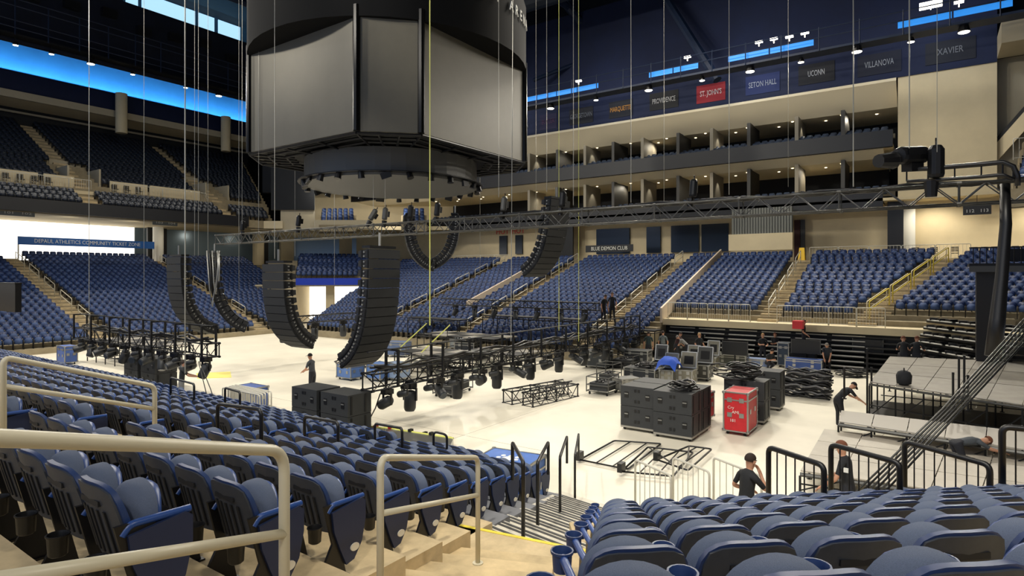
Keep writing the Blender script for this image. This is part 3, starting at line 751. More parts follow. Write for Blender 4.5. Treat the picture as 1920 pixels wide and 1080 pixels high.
# the cables lying in and on it
def cable(name, pts, r, m, label, group=None, cat='cable', n=7):
    p0 = Vector(pts[0]); me = MB().tube([Vector(p)-p0 for p in pts], r, n).mesh(name, m); me.polygons.foreach_set('use_smooth', [True]*len(me.polygons))
    o = ob(name, me, None, p0); return tag(o, label, cat, group)
for k in range(3):
    pts = [(19.5+.14*math.sin(i*.9+k*2)+.05*k, 16-i*.7, 7.38+.05*math.sin(i*1.7+k)) for i in range(32)]
    cable('cable_bundle', pts, .05, BLK, ['thick black cable run lying along the near half of the long truss', 'second black cable run beside it on the long truss', 'thin black cable run on the far edge of the long truss'][k], 'cables on the long truss')
# curved cable bridge in the upper right
c0 = [onX(x, y, 18.4) for x, y in ((1700, 318), (1740, 316), (1790, 312), (1840, 308), (1880, 304), (1900, 312), (1908, 330), (1908, 348))]
t = thing('cable_bridge', 'black cable bridge of looped pipes above the right end of the long truss', 'cable bridge', c0[0])
MB().tube([p-c0[0] for p in c0], .06, 8).build('cable_run', BLK, t, smooth=True)
MB().tube([p-c0[0]-Vector((0, 0, .3)) for p in c0[:-2]], .045, 8).build('cable_run', BLK, t, smooth=True)
for p in c0[:-2]: MB().cyl(p-c0[0], p-c0[0]-Vector((0, 0, .3)), .02, 6).build('hanger', BLKM, t)
# tall cable loom hanging on the right
pts = [pxd(1884, 345, 14.6), pxd(1886, 420, 14.5), pxd(1878, 520, 14.4), pxd(1870, 600, 14.3), pxd(1862, 668, 14.2)]
cable('cable_loom', pts, [.1, .12, .13, .16, .17], BLK, 'thick black cable loom hanging down from the long truss at right', n=10)
# diagonal bundle of pipes at far right
b0 = pxd(1622, 962, 9.6); b1 = pxd(1960, 600, 10.6)
t = thing('pipe_bundle', 'diagonal bundle of black and silver pipes rising at the right edge', 'pipes', b0)
for k in range(8):
    off = Vector((.0, .03*k, .02*(k % 3))); MB().tube([off*1.6, (b1-b0)*.5+off*1.1, (b1-b0)+off*1.3], .016, 6).build('pipe', [BLKM, ALUD, BLK][k % 3], t, smooth=True)

# chain hoists
def hoist(p, label, tilt=0, s=1.0, m=ALUD):
    t = thing('chain_hoist', label, 'hoist', p, 0, 'chain hoists')
    t.rotation_euler = (tilt*.4, tilt, 0)
    MB().lathe([(.02, -.38*s), (.13*s, -.36*s), (.15*s, -.3*s), (.15*s, .22*s), (.1*s, .3*s), (.02, .32*s)], 12).build('motor_body', m, t, smooth=False)
    MB().box((.19*s, 0, -.02), (.16*s, .18*s, .3*s)).build('gear_box', BLKM, t)
    MB().tube([(0, 0, .3*s), (.03, 0, .4*s), (0, 0, .46*s)], .02, 6).build('hook', BLKM, t)
    MB().lathe([(.11*s, -.75*s), (.14*s, -.42*s), (.15*s, -.4*s)], 10, (.1, .1, 0)).build('chain_bag', BLK, t)
    return t
def chain(p, top, label, r=.016, m=CHAINM, dx=0):
    p = Vector(p); q = Vector((p.x+dx, p.y, top))
    me = MB().cyl((0, 0, 0), q-p, r*.8, 6).mesh('hoist_chain', m); o = ob('hoist_chain', me, None, p)
    return tag(o, label, 'chain', 'hanging chains')
HO = [(455, 425, 1), (700, 400, 1), (722, 405, 1), (560, 430, 1), (770, 395, 1), (820, 385, 1), (945, 380, 1), (1055, 380, 1), (1300, 345, 1)]
for k, (px_, py_, _) in enumerate(HO):
    p = onX(px_, py_, 19.5); p.z = 7.85; hoist(p, 'grey chain hoist on the long truss, %s from its far end' % NUM[k], tilt=(.5 if k in (1,) else .1), m=ALUD if k in (1, 2, 6) else BLKM, s=.85)
p = onX(1712, 291, 18.4); t = hoist(p, 'large chain hoist lying sideways above the right end of the long truss', tilt=1.45, s=1.5, m=BLKM)
p = onX(1755, 300, 18.4); hoist(p, 'upright black chain hoist on the cable bridge at right', s=1.2, m=BLKM)
CHN = [(167, 655, 28.5, .018), (270, 600, 28, .012), (347, 700, 22.3, .03), (515, 485, 22.5, .014), (553, 480, 36, .012), (722, 400, 29, .014), (700, 395, 29, .014), (806, 610, 24, .028), (958, 640, 24, .02), (1183, 380, 21.5, .014), (1367, 365, 18.9, .012), (1600, 350, 16.5, .02), (1705, 278, 14.8, .02), (1757, 285, 14.5, .01), (1075, 385, 23, .012), (1048, 620, 26, .014), (1085, 640, 26, .014), (1245, 385, 30, .012), (485, 440, 30, .012), (590, 430, 40, .012), (448, 600, 30, .012), (900, 520, 40, .012), (1005, 500, 40, .012), (1478, 350, 30, .01), (935, 370, 27, .012), (1025, 360, 27, .012), (365, 480, 30, .012), (372, 480, 30.5, .012), (390, 470, 31, .012), (454, 420, 34, .014), (627, 560, 46, .014)]
for k, (px_, py_, d_, r_) in enumerate(CHN):
    p = pxd(px_, py_, d_); m_ = YCHAIN if px_ in (806, 1048, 1085) else CHAINM
    chain(p, 35.5, 'thin %s hoist chain hanging from the roof, %s from the left' % ('yellowish' if m_ is YCHAIN else 'pale', NUM[sorted(c[0] for c in CHN).index(px_)]), r_, m_, dx=(.35 if px_ == 958 else 0))

# ================================================================== LINE ARRAYS
GRL = mat('black speaker grille', (38, 40, 43), .75, noise=.12, scale=60)
CABM = mat('speaker cabinet black', (30, 31, 34), .6)
SILV = mat('rigging steel', (150, 150, 146), .4, metal=.6)
def line_array(name, label, top, face, n, angs, w=1.33, h=.34, dp=.5, rev=False, fill=0):
    """top = point of the first box's upper front edge; face = world angle"""
    top = Vector(top); t = thing(name, label, 'speaker array', top, face, 'hanging line arrays')
    x, z = 0.0, 0.0; a = math.radians(angs[0])
    MB().bb((-dp*.9, -w*.42, .04), (-.08, w*.42, .12)).build('bumper_frame', BLKM, t)
    MB().tube([(-.25, 0, .12), (-.25, 0, .55)], .04, 6).build('pick_up_strap', SILV, t)
    for k in range(n):
        a += math.radians(angs[min(k+1, len(angs)-1)])
        f = Vector((math.cos(a), 0, -math.sin(a))); dn = Vector((-math.sin(a), 0, -math.cos(a)))
        p = Vector((x, 0, z)); q = p+dn*(h-.012)
        tp = .06
        b = MB(); b.mi = 0
        A = [p-f*.02, q-f*.02, q-f*dp-dn*tp, p-f*dp+dn*tp]
        b.add([v+Vector((0, -w/2, 0)) for v in A]+[v+Vector((0, w/2, 0)) for v in A], [(0, 1, 2, 3), (7, 6, 5, 4), (1, 0, 4, 5), (2, 1, 5, 6), (3, 2, 6, 7), (0, 3, 7, 4)])
        c = b.build('cabinet', CABM, t)
        b = MB(); A = [p+f*.0+dn*.01, q+f*.0-dn*.01, q-f*.02-dn*.01, p-f*.02+dn*.01]
        b.add([v+Vector((0, -w/2+.01, 0)) for v in A]+[v+Vector((0, w/2-.01, 0)) for v in A], [(0, 1, 2, 3), (7, 6, 5, 4), (1, 0, 4, 5), (2, 1, 5, 6), (3, 2, 6, 7), (0, 3, 7, 4)])
        b.build('grille', GRL, c)
        for sgn in (-1, 1):
            b = MB()
            y0 = sgn*(w/2+.012)
            for fx_ in (.06, .33):
                cc = p+dn*(h*.5)-f*fx_; 
                vs = [cc+dn*(-h*.42)-f*.03, cc+dn*(h*.42)-f*.03, cc+dn*(h*.42)+f*.03, cc+dn*(-h*.42)+f*.03]
                b.ext([v+Vector((0, y0, 0)) for v in vs], (0, sgn*.015, 0))
            cc = p+dn*(h*.3)-f*.2; vs = [cc-dn*.022-f*.03, cc+dn*.022-f*.03, cc+dn*.022+f*.03, cc-dn*.022+f*.03]
            b.mi = 1; b.ext([v+Vector((0, y0, 0)) for v in vs], (0, sgn*.03, 0)); b.ext([v+dn*.13+Vector((0, y0, 0)) for v in vs], (0, sgn*.03, 0))
            b.build('rigging_plate', [BLKM, SILV], c)
        if rev:
            b = MB(); cc = p+dn*(h*.5)-f*(dp+.02); b.box(cc, (.04, w*.8, h*.6), Matrix.Rotation(a, 3, 'Y')); b.mi = 1
            for yy in (-.4, -.15, .15, .4): b.box(cc-f*.03+Vector((0, yy*w/1.33, 0)), (.03, .1, h*.4), Matrix.Rotation(a, 3, 'Y'))
            b.build('rear_panel', [BLKM, SILV], c)
        x, z = (p+dn*h).x, (p+dn*h).z
    return t
fX = PI; fY = -PI/2
JC = [0, 0, 1, 1, 1, 2, 2, 3, 4, 5, 6, 8, 9, 10, 10]
line_array('line_array', 'nearest tall curved black line array facing right, left of the yellow chain', pxd(722, 468, 19.3), fY, 14, JC, h=.31)
line_array('line_array', 'curved black line array facing left with its tail curling right, beside the nearest array', pxd(511, 495, 22.2), fX, 12, [0, 0, 1, 1, 2, 3, 4, 6, 8, 9, 10, 10], h=.31)
line_array('line_array', 'leftmost curved black line array above the left lighting truss', pxd(325, 482, 28), fX, 13, [0, 0, 1, 1, 2, 3, 4, 6, 7, 8, 9, 10, 10], h=.34)
line_array('line_array', 'line array seen from behind with hanging cables, just right of leftmost array', pxd(392, 478, 29.5), fX-.5, 13, [0, 0, 1, 1, 2, 3, 4, 5, 6, 7, 8, 9], h=.34, rev=True)
line_array('line_array', 'curved line array showing silver rear panels under the drum, left one of pair', pxd(757, 405, 31), 2.4, 13, [0, 0, 2, 2, 3, 4, 5, 6, 7, 8, 8, 9, 9], h=.27, w=1.1, rev=True)
line_array('line_array', 'curved dark line array under the drum, right one of the pair', pxd(862, 405, 32), -.9, 13, [0, 0, 2, 2, 3, 4, 5, 6, 7, 8, 8, 9, 9], h=.27, w=1.1, rev=True)
line_array('line_array', 'dark line array right of centre hanging in front of the club sign', pxd(1052, 375, 25), fY-.1, 12, [4, 1, 1, 2, 2, 3, 4, 5, 6, 7, 8, 9], h=.31)
# grey cables hanging between the two left arrays
for k in range(5):
    a = pxd(388+k*5, 470, 28.8); b_ = pxd(398+k*3, 575-k*12, 28.6); c = pxd(412, 470+k*3, 28.6)
    cable('array_cable', [a, a*.5+b_*.5-Vector((0, 0, .5)), b_, b_*.4+c*.6-Vector((0, 0, .3)), c], .035, [SILV, BLKM, SILV, BLKM, SILV][k], 'loose signal cable looping down beside the left arrays, %s of five' % NUM[k], 'loose array cables')

# ================================================================== LOW LIGHTING TRUSSES AND MOVING LIGHTS
T2 = truss('lighting_truss', 'low black lighting truss hanging right of centre over the arena floor', (12.4, 14, 1.5), (33.2, 14, 1.5), .45, .5, .6, BLKM, conn=4)
T3 = truss('lighting_truss', 'low black lighting truss hanging at left above the left block seats', (11.9, 21.8, 1.95), (11.9, 34.0, 1.95), .45, .5, .6, BLKM, conn=4)
up = MB().bb((-.04, -.3, 0), (.04, -.24, 1.15)).bb((-.04, .24, 0), (.04, .3, 1.15)).bb((-.03, -.3, 1.1), (.03, .3, 1.16)).mesh('upright_frame', BLKM)
for i in range(10): ob('upright_frame', up, T2, (1.0+i*2.1, 0, 0))
for i in range(7): o = ob('upright_frame', up, T3, (0, .3+i*1.95, 0)); o.rotation_euler.z = PI/2
bm = MB().cyl((0, 0, 1.15), (20.5, 0, 1.15), .03, 6).build('top_bar', BLKM, T2); MB().cyl((0, 0, 1.15), (0, 12.0, 1.15), .03, 6).build('top_bar', BLKM, T3)
lmB = MB().box((0, 0, -.09), (.34, .26, .16)); lmB.box((0, 0, .0), (.08, .3, .06)); lmB = lmB.mesh('fixture_base', BLK)
lmY = MB().box((0, -.2, -.33), (.07, .035, .36)).box((0, .2, -.33), (.07, .035, .36)).box((0, 0, -.17), (.09, .42, .03)).mesh('yoke', BLK)
lmH = MB().lathe([(.08, -.38), (.15, -.36), (.17, -.3), (.175, .1), (.13, .18), (.05, .2)], 12).mesh('lamp_head', mat('fixture grey black', (44, 46, 48), .5)); smooth_by_angle(lmH, 40)
lmL = MB().lathe([(.02, -.392), (.13, -.392), (.14, -.37)], 12).mesh('lens', mat('lens glass', (60, 66, 74), .1))
def moving_light(p, label, tx=0.0, ty=0.0, grp='moving lights', s=1.0):
    t = thing('moving_light', label, 'stage light', p, random.uniform(-.5, .5), grp); t.scale = (s, s, s)
    ob('fixture_base', lmB, t); y = ob('yoke', lmY, t); hd = ob('lamp_head', lmH, t, (0, 0, -.42)); hd.rotation_euler = (tx, ty, 0); ob('lens', lmL, hd)
    return t
for i in range(17):
    big = i % 2 == 1
    moving_light((13.1+i*1.2, 14+(.1 if big else -.1), 1.46), 'black moving light under the centre truss, %s from its near end' % NUM[i], 0 if big else 1.1*(-1)**(i//2), .05, s=1.15 if big else .95)
for i in range(11):
    moving_light((11.9, 22.3+i*1.12, 1.92), 'black moving light under the left truss, %s from its near end' % NUM[i], .3*(-1)**i, 1.25 if i % 3 else .3, s=1.0)
# lower far lights behind the leftmost arrays
T4 = truss('lighting_truss', 'far low truss with three lights behind the left arrays', (19.6, 30, 2.2), (25.5, 30, 2.2), .4, .4, .6, BLKM)
for i in range(3): moving_light((20.4+i*2.1, 30, 2.15), 'black moving light on the far low truss, %s from the left' % NUM[i], .05, .0, s=1.2)

# ================================================================== PEOPLE
SKIN_T = mat('skin', (196, 146, 118), .6)
HAIRS = {'dark': mat('dark brown hair', (44, 32, 26), .8), 'fair': mat('fair hair', (176, 140, 96), .8), 'grey': mat('grey hair', (120, 116, 110), .8), 'brown': mat('auburn hair', (112, 66, 44), .8), 'black': mat('black cap', (22, 22, 25), .8)}
CLO = {}
def clo(c): return mat('cloth %d %d %d' % c, c, .85, noise=.12, scale=25)
def person(label, loc, face, shirt=(34, 36, 40), pants=(36, 38, 46), hair='dark', lean=0.0, armL=None, armR=None, legs='stand', cap=False, short=True, scale=1.0, headpitch=0.0, group='crew members on the arena floor'):
    """face = world angle the figure faces; local x = right, y = forward"""
    t = thing('person', label, 'person', loc, face-PI/2, group); t.scale = (scale,)*3
    ph = {'stand': .93, 'sit': .50, 'crouch': .42, 'stride': .90}[legs]
    pel = Vector((0, 0, ph)); ln = lean
    def tor(d, side=0, fw=0): return pel+Vector((side, math.sin(ln)*d+fw*math.cos(ln), math.cos(ln)*d-fw*math.sin(ln)))
    if legs == 'stand' and ln > .3: pel.y = -.12*ln
    J = {}; E_ = []; R = {}; G = {}
    def add(n, p, r, g, par=None):
        J[n] = Vector(p); R[n] = r; G[n] = g
        if par: E_.append((par, n))
    add('pel', pel, (.15, .115), 'p'); add('wai', tor(.16), (.138, .10), 's', 'pel'); add('che', tor(.36), (.165, .118), 's', 'wai')
    add('nb', tor(.50), (.085, .07), 's', 'che'); add('nk', tor(.56, 0, .01), (.052, .052), 'k', 'nb')
    hp = ln+headpitch
    hd = J['nk']+Vector((0, math.sin(hp)*.05+.015, math.cos(hp)*.05)); add('h0', hd, (.07, .078), 'k', 'nk')
    add('h1', hd+Vector((0, math.sin(hp)*.10, math.cos(hp)*.10)), (.080, .098), 'k', 'h0'); add('h2', hd+Vector((0, math.sin(hp)*.17, math.cos(hp)*.17)), (.055, .068), 'k', 'h1')
    for sgn, tgt, k in ((1, armR, 'R'), (-1, armL, 'L')):
        sh = tor(.455, sgn*.175); add('sh'+k, sh, (.066, .062), 's', 'che' if False else 'nb')
        hnd = Vector(tgt) if tgt else sh+Vector((sgn*.07, .06, -.56))
        d = hnd-sh; L = d.length
        if L > .56: d = d*(.56/L); hnd = sh+d; L = .56
        bend = math.sqrt(max(0, .285**2-(L/2)**2)); pole = Vector((sgn*.5, -.6, -.55)); pole = (pole-d.normalized()*pole.dot(d.normalized())).normalized()
        el = sh+d/2+pole*bend
        add('ua'+k, sh*.55+el*.45, (.052, .05), 's', 'sh'+k); add('el'+k, el, (.043, .042), 'k' if short else 's', 'ua'+k)
        add('fa'+k, el*.6+hnd*.4, (.040, .038), 'k' if short else 's', 'el'+k); add('wr'+k, hnd, (.027, .024), 'k', 'fa'+k)
        fd = (hnd-el).normalized(); sd = fd.cross(Vector((0, 1, .3))).normalized() if abs(fd.y) < .9 else Vector((1, 0, 0))
        pm = hnd+fd*.055; add('pa'+k, pm, (.036, .02), 'k', 'wr'+k)
        up_ = fd.cross(sd)
        for q, (o_, l_) in enumerate(((-.030, .075), (-.010, .088), (.010, .082), (.028, .064))):
            b0_ = pm+fd*.03+sd*o_; add('f%s%da' % (k, q), b0_, (.0105,)*2, 'k', 'pa'+k); add('f%s%db' % (k, q), b0_+fd*l_*.5+up_*.008, (.009,)*2, 'k', 'f%s%da' % (k, q)); add('f%s%dc' % (k, q), b0_+fd*l_*.85+up_*.03, (.008,)*2, 'k', 'f%s%db' % (k, q))
        add('t%sa' % k, hnd+fd*.03-sd*.04, (.012,)*2, 'k', 'wr'+k); add('t%sb' % k, hnd+fd*.075-sd*.058+up_*.015, (.0095,)*2, 'k', 't%sa' % k)
    for sgn, k in ((1, 'R'), (-1, 'L')):
        hip = pel+Vector((sgn*.09, 0, -.05)); add('hi'+k, hip, (.105, .105), 'p', 'pel')
        if legs == 'stand': kn = Vector((sgn*.11, .03+pel.y*.4, .49)); an = Vector((sgn*.12, -.02, .09)); 
        elif legs == 'stride': kn = Vector((sgn*.10, .12*sgn, .48)); an = Vector((sgn*.10, .2*sgn-.03, .10))
        elif legs == 'sit': kn = Vector((sgn*.13, .42, .50)); an = Vector((sgn*.13, .42, .09))
        else: kn = Vector((sgn*.16, .34, .42+.08*sgn)); an = Vector((sgn*.14, .05+.1*sgn, .09))
        add('th'+k, hip*.6+kn*.4, (.092, .092), 'p', 'hi'+k); add('kn'+k, kn, (.065, .065), 'p', 'th'+k); add('ca'+k, kn*.68+an*.32, (.06, .062), 'p', 'kn'+k)
        add('an'+k, an, (.045, .048), 'p', 'ca'+k); add('he'+k, an+Vector((0, -.01, -.045)), (.042, .045), 'b', 'an'+k); add('to'+k, an+Vector((sgn*.02, .15, -.058)), (.04, .028), 'b', 'he'+k)
    nm_ = list(J); ix = {n: i for i, n in enumerate(nm_)}
    me = bpy.data.meshes.new('body'); me.from_pydata([J[n] for n in nm_], [(ix[a], ix[b]) for a, b in E_], [])
    o = bpy.data.objects.new('body', me); COL.objects.link(o)
    o.modifiers.new('skin', 'SKIN')
    sv = me.skin_vertices[0].data if me.skin_vertices else None
    if sv is None:
        bpy.context.view_layer.objects.active = o; bpy.context.view_layer.update()
        sv = me.skin_vertices[0].data
    for n in nm_: sv[ix[n]].radius = R[n]
    sv[0].use_root = True
    m2 = o.modifiers.new('sub', 'SUBSURF'); m2.levels = 1; m2.render_levels = 1
    dg = bpy.context.evaluated_depsgraph_get(); dg.update()
    bm_ = bpy.data.meshes.new_from_object(o.evaluated_get(dg)); bpy.data.objects.remove(o)
    ms = [clo(shirt), clo(pants), SKIN_T, mat('dark boots', (24, 22, 22), .6)]
    bm_.materials.clear()
    for m_ in ms: bm_.materials.append(m_)
    P_ = np.array([J[n] for n in nm_]); gi = np.array([{'s': 0, 'p': 1, 'k': 2, 'b': 3}[G[n]] for n in nm_]); rr = np.array([max(R[n]) for n in nm_])
    cen = np.zeros(len(bm_.polygons)*3); bm_.polygons.foreach_get('center', cen); cen = cen.reshape(-1, 3)
    D = np.linalg.norm(cen[:, None]-P_[None], axis=2)-rr[None]
    bm_.polygons.foreach_set('material_index', gi[D.argmin(1)].astype('i')); bm_.polygons.foreach_set('use_smooth', [True]*len(bm_.polygons))
    bm_.name = 'body'; ob('body', bm_, t)
    # hair / cap, face
    hc = (J['h0']+J['h1']*2+J['h2'])/4; Rm = Matrix.Rotation(-hp, 3, 'X')
    def hm(nm, b, m_): 
        b.v = [tuple(Rm @ Vector(v)+hc) for v in b.v]; q = b.build(nm, m_, t); smooth_by_angle(q.data, 60); return q
    b = MB(); N1, N2 = 12, 6; vs = []
    for j in range(N2+1):
        th = (PI*.62)*j/N2
        for i in range(N1):
            a = 2*PI*i/N1; front = max(0, math.sin(a)); tt = th*(1-.33*front)
            vs.append((.088*math.sin(tt)*math.cos(a), .105*math.sin(tt)*math.sin(a)-.012, .035+.098*math.cos(tt)))
    b.add(vs, [(j*N1+i, j*N1+(i+1) % N1, (j+1)*N1+(i+1) % N1, (j+1)*N1+i) for j in range(N2) for i in range(N1)])
    hm('cap' if cap else 'hair', b, HAIRS['black' if cap else hair])
    if cap: hm('cap_brim', MB().ext([(-.07, .07, .045), (.07, .07, .045), (.055, .17, .03), (0, .19, .028), (-.055, .17, .03)], (0, 0, .012)), HAIRS['black'])
    b = MB().ext([(-.014, .088, -.03), (.014, .088, -.03), (0, .088, .02)], (0, .022, -.004)); b.box((-.088, 0, -.005), (.016, .035, .055)).box((.088, 0, -.005), (.016, .035, .055)); hm('nose_and_ears', b, SKIN_T)
    b = MB().box((-.032, .088, .012), (.026, .012, .012)).box((.032, .088, .012), (.026, .012, .012)).box((0, .088, -.052), (.045, .01, .009)); hm('eyes_and_mouth', b, mat('dark features', (70, 40, 34), .6))
    return t
CR = 'crew members on the arena floor'
def cface(a): return math.atan2(head(a).y, head(a).x)
person('person in black cap bending over the left end of a stage deck', pix(1576, 800), cface(80), lean=.95, armL=(-.2, .75, .85), armR=(.2, .7, .8), cap=True, pants=(30, 31, 36))
person('person in black shirt with white sleeve patch behind the barred guard rails', pix(1592, 1013), cface(-45), lean=.15, hair='brown', armL=(-.3, .35, .95), armR=(.3, .4, .98), scale=1.06)
MB().box((-.235, -.02, 1.30), (.03, .075, .075)).build('sleeve_patch', mat('white patch', (235, 235, 230), .7), [o_ for o_ in bpy.data.objects if o_.name == 'person.001'][0])
person('person in grey shirt stooping flat over the right stage decks', pix(1806, 900), cface(95), shirt=(72, 78, 84), lean=1.5, hair='brown', armL=(-.2, .9, .7), armR=(.2, .9, .7))
person('dark haired person in black with hand raised to chin beside silver barricade', pix(1398, 1044), cface(70), lean=.12, armR=(.1, .22, 1.42), armL=(-.2, .25, 1.05), scale=1.04)
person('person in black shirt and grey trousers standing under the left lighting truss', pix(340, 762), cface(60), pants=(120, 120, 118), lean=.1, armR=(.12, .5, 1.1), armL=(-.12, .5, 1.1), hair='dark')
person('person in dark grey shirt and cap near the tail of the curved array', pix(586, 742), cface(-70), shirt=(66, 70, 76), lean=.15, armR=(.1, .42, 1.0), armL=(-.1, .42, 1.0), cap=True)
person('person in dark teal jacket with orange pouch seen from behind', pix(1216, 679), cface(10), shirt=(40, 56, 58), armL=(-.25, .1, .85))
person('person in grey shirt seen from behind beside the long black case', pix(1243, 677), cface(15), shirt=(110, 118, 120), armR=(.25, .15, .9))
person('person in maroon shirt leaning by the long black case', pix(1269, 677), cface(60), shirt=(60, 34, 34), lean=.5, armR=(.1, .55, .9), armL=(-.1, .55, .9))
person('stooping person in light grey shirt right of the maroon one', pix(1286, 678), cface(-60), shirt=(128, 128, 126), lean=.9, hair='grey', armR=(.1, .6, .7), armL=(-.1, .6, .7))
person('fair haired person in black shirt standing left of the open flight cases', pix(1311, 683), cface(165), hair='fair', armL=(-.3, .1, .9), armR=(.25, .3, 1.0))
person('person with blond hair and black shirt in the group by the cases', pix(1430, 684), cface(190), hair='fair', armR=(.1, .35, 1.15), armL=(-.15, .3, 1.1))
person('person with folded arms and black shirt in the group by the cases', pix(1453, 682), cface(200), hair='brown', armR=(-.12, .25, 1.2), armL=(.12, .25, 1.15))
person('crouching person in black in front of the two standing crew', pix(1440, 694), cface(170), legs='crouch', lean=.5, armR=(.1, .5, .6), armL=(-.1, .5, .6))
person('person in black carrying a red box on one shoulder', Vector((35.2, pxd(1507, 600, 32.1).y, .85)), cface(120), shirt=(30, 32, 38), armL=(-.32, .1, 1.62), armR=(.25, .2, .95))
person('grey haired person in navy bending down beside the blue case', pix(1551, 700), cface(-150), shirt=(34, 40, 50), pants=(20, 21, 26), hair='grey', lean=.7, armR=(.1, .45, .6), armL=(-.1, .45, .6))
person('person in black seated on the far edge of the stage deck', pix(1695, 668, 1.5)-Vector((0, 0, .42)), cface(28), legs='sit', lean=.4, armR=(.1, .45, .8), armL=(-.1, .45, .8), hair='brown')
person('second seated person on the far stage edge with bare forearms', pix(1718, 669, 1.5)-Vector((0, 0, .42)), cface(40), legs='sit', lean=.3, armR=(.15, .4, .8), armL=(-.2, .4, .75), hair='brown')
person('person standing in black high among the staging beside the bleacher aisle', pxd(1148, 602, 36.5), cface(200), pants=(26, 26, 30))
person('person in dark clothes high in the staging left of the standing one', pxd(1131, 605, 36.8), cface(150), pants=(26, 26, 30), lean=.3)

# ================================================================== FLOOR EQUIPMENT
def casters(t, w_, d_, h_=.12):
    me = MB().cyl((-.02, 0, .05), (.02, 0, .05), .05, 8).box((0, 0, .1), (.05, .05, .04)).mesh('caster', RUB)
    for sx in (-1, 1):
        for sy in (-1, 1): ob('caster', me, t, (sx*(w_/2-.1), sy*(d_/2-.1), 0))
def flight_case(label, loc, rz, dims, col, lid=None, group='flight cases', trim=ALU, wheels=True, logo=None):
    """dims = (x, y, z). lid: 'open' adds an upright tilted lid and hollow"""
    w_, d_, h_ = dims; z0 = .12 if wheels else 0; m = mat('case %d %d %d' % col, col, .5, noise=.12, scale=5)
    t = thing('flight_case', label, 'flight case', (loc[0], loc[1], loc[2]), rz, group)
    if lid == 'open':
        th = .03; b = MB(); b.bb((-w_/2, -d_/2, z0), (w_/2, d_/2, z0+th)); b.bb((-w_/2, -d_/2, z0), (-w_/2+th, d_/2, z0+h_)); b.bb((w_/2-th, -d_/2, z0), (w_/2, d_/2, z0+h_)); b.bb((-w_/2, -d_/2, z0), (w_/2, -d_/2+th, z0+h_)); b.bb((-w_/2, d_/2-th, z0), (w_/2, d_/2, z0+h_))
        b.build('body', m, t)
        MB().bb((-w_/2+.05, -d_/2+.05, z0+.04), (w_/2-.05, d_/2-.05, z0+h_*.6)).build('foam_insert', mat('dark foam', (40, 40, 42), .9), t)
    else:
        MB().bb((-w_/2, -d_/2, z0), (w_/2, d_/2, z0+h_*.8)).build('body', m, t); MB().bb((-w_/2, -d_/2, z0+h_*.8+.008), (w_/2, d_/2, z0+h_)).build('lid', m, t)
    b = MB(); e = .022
    for sx in (-1, 1):
        for sy in (-1, 1): b.box((sx*w_/2, sy*d_/2, z0+h_/2), (e*2, e*2, h_))
    for z in (z0+.01, z0+h_-.01)+((z0+h_*.8,) if lid != 'open' else ()):
        for sx in (-1, 1): b.box((sx*w_/2, 0, z), (e*1.8, d_, e*1.8))
        for sy in (-1, 1): b.box((0, sy*d_/2, z), (w_, e*1.8, e*1.8))
    b.build('edge_trim', trim, t)
    lt = MB().bb((-.01, -.07, -.07), (.012, .07, .07)); lt = lt.mesh('latch', ALU)
    for sy in (-.25, .25):
        ob('latch', lt, t, (-w_/2-.01, sy*d_, z0+h_*.42)); ob('latch', lt, t, (-w_/2-.01, sy*d_, z0+h_*.8))
        o = ob('latch', lt, t, (sy*w_, -d_/2-.01, z0+h_*.5)); o.rotation_euler.z = PI/2
    cb = MB().lathe([(.045, -.04), (.055, 0), (.045, .04)], 8).mesh('corner_ball', ALU)
    for sx in (-1, 1):
        for sy in (-1, 1):
            for z in (z0+.02, z0+h_-.02): ob('corner_ball', cb, t, (sx*w_/2, sy*d_/2, z))
    if wheels: casters(t, w_, d_)
    if lid == 'open':
        o = MB().bb((-.14, -d_/2, 0), (0, d_/2, w_*.95)).build('open_lid', m, t, (w_/2+.05, 0, z0+h_)); o.rotation_euler.y = .28
        b = MB(); 
        for sy in (-1, 1): b.box((-.07, sy*d_/2, w_*.475), (.17, .035, w_*.95))
        for z in (0, w_*.95): b.box((-.07, 0, z), (.17, d_, .035))
        b.build('lid_trim', trim, o); MB().bb((-.15, -d_*.3, w_*.2), (-.14, d_*.3, w_*.7)).build('lid_recess', mat('dark foam', (40, 40, 42), .9), o)
    return t
def subwoofer(label, loc, face, w_=1.12, h_=.64, d_=.9):
    """front grille side away; the handle side faces -x locally"""
    t = thing('subwoofer', label, 'speaker', loc, face, 'stacked subwoofers'); m = mat('sub cabinet', (46, 48, 50), .6, noise=.1, scale=3)
    b = MB().bb((0, -w_/2, 0), (d_, w_/2, h_-.008)); b.build('cabinet', m, t)
    MB().bb((d_, -w_/2+.02, .02), (d_+.02, w_/2-.02, h_-.03)).build('grille', GRL, t)
    hd = MB().bb((-.012, -.07, -.09), (.0, .07, .09)); hd.mi = 1; hd.bb((-.022, -.06, .02), (-.004, .06, .05)); hd = hd.mesh('handle', [BLK, SILV])
    for y, z in ((-w_*.32, h_*.5), (w_*.32, h_*.55)): ob('handle', hd, t, (0, y, z))
    cn = MB().bb((-.012, -.035, -.045), (0, .035, .045)).mesh('socket', BLK)
    for z in (h_*.24, h_*.78):
        for y in (-.055, .055): ob('socket', cn, t, (0, y, z))
    sd = MB().bb((-.03, -.008, .05), (.03, .008, h_-.05)).mesh('rigging_rail', BLKM)
    for y in (-1, 1):
        for x in (.13, d_*.74): ob('rigging_rail', sd, t, (x, y*(w_/2+.01), 0))
    return t
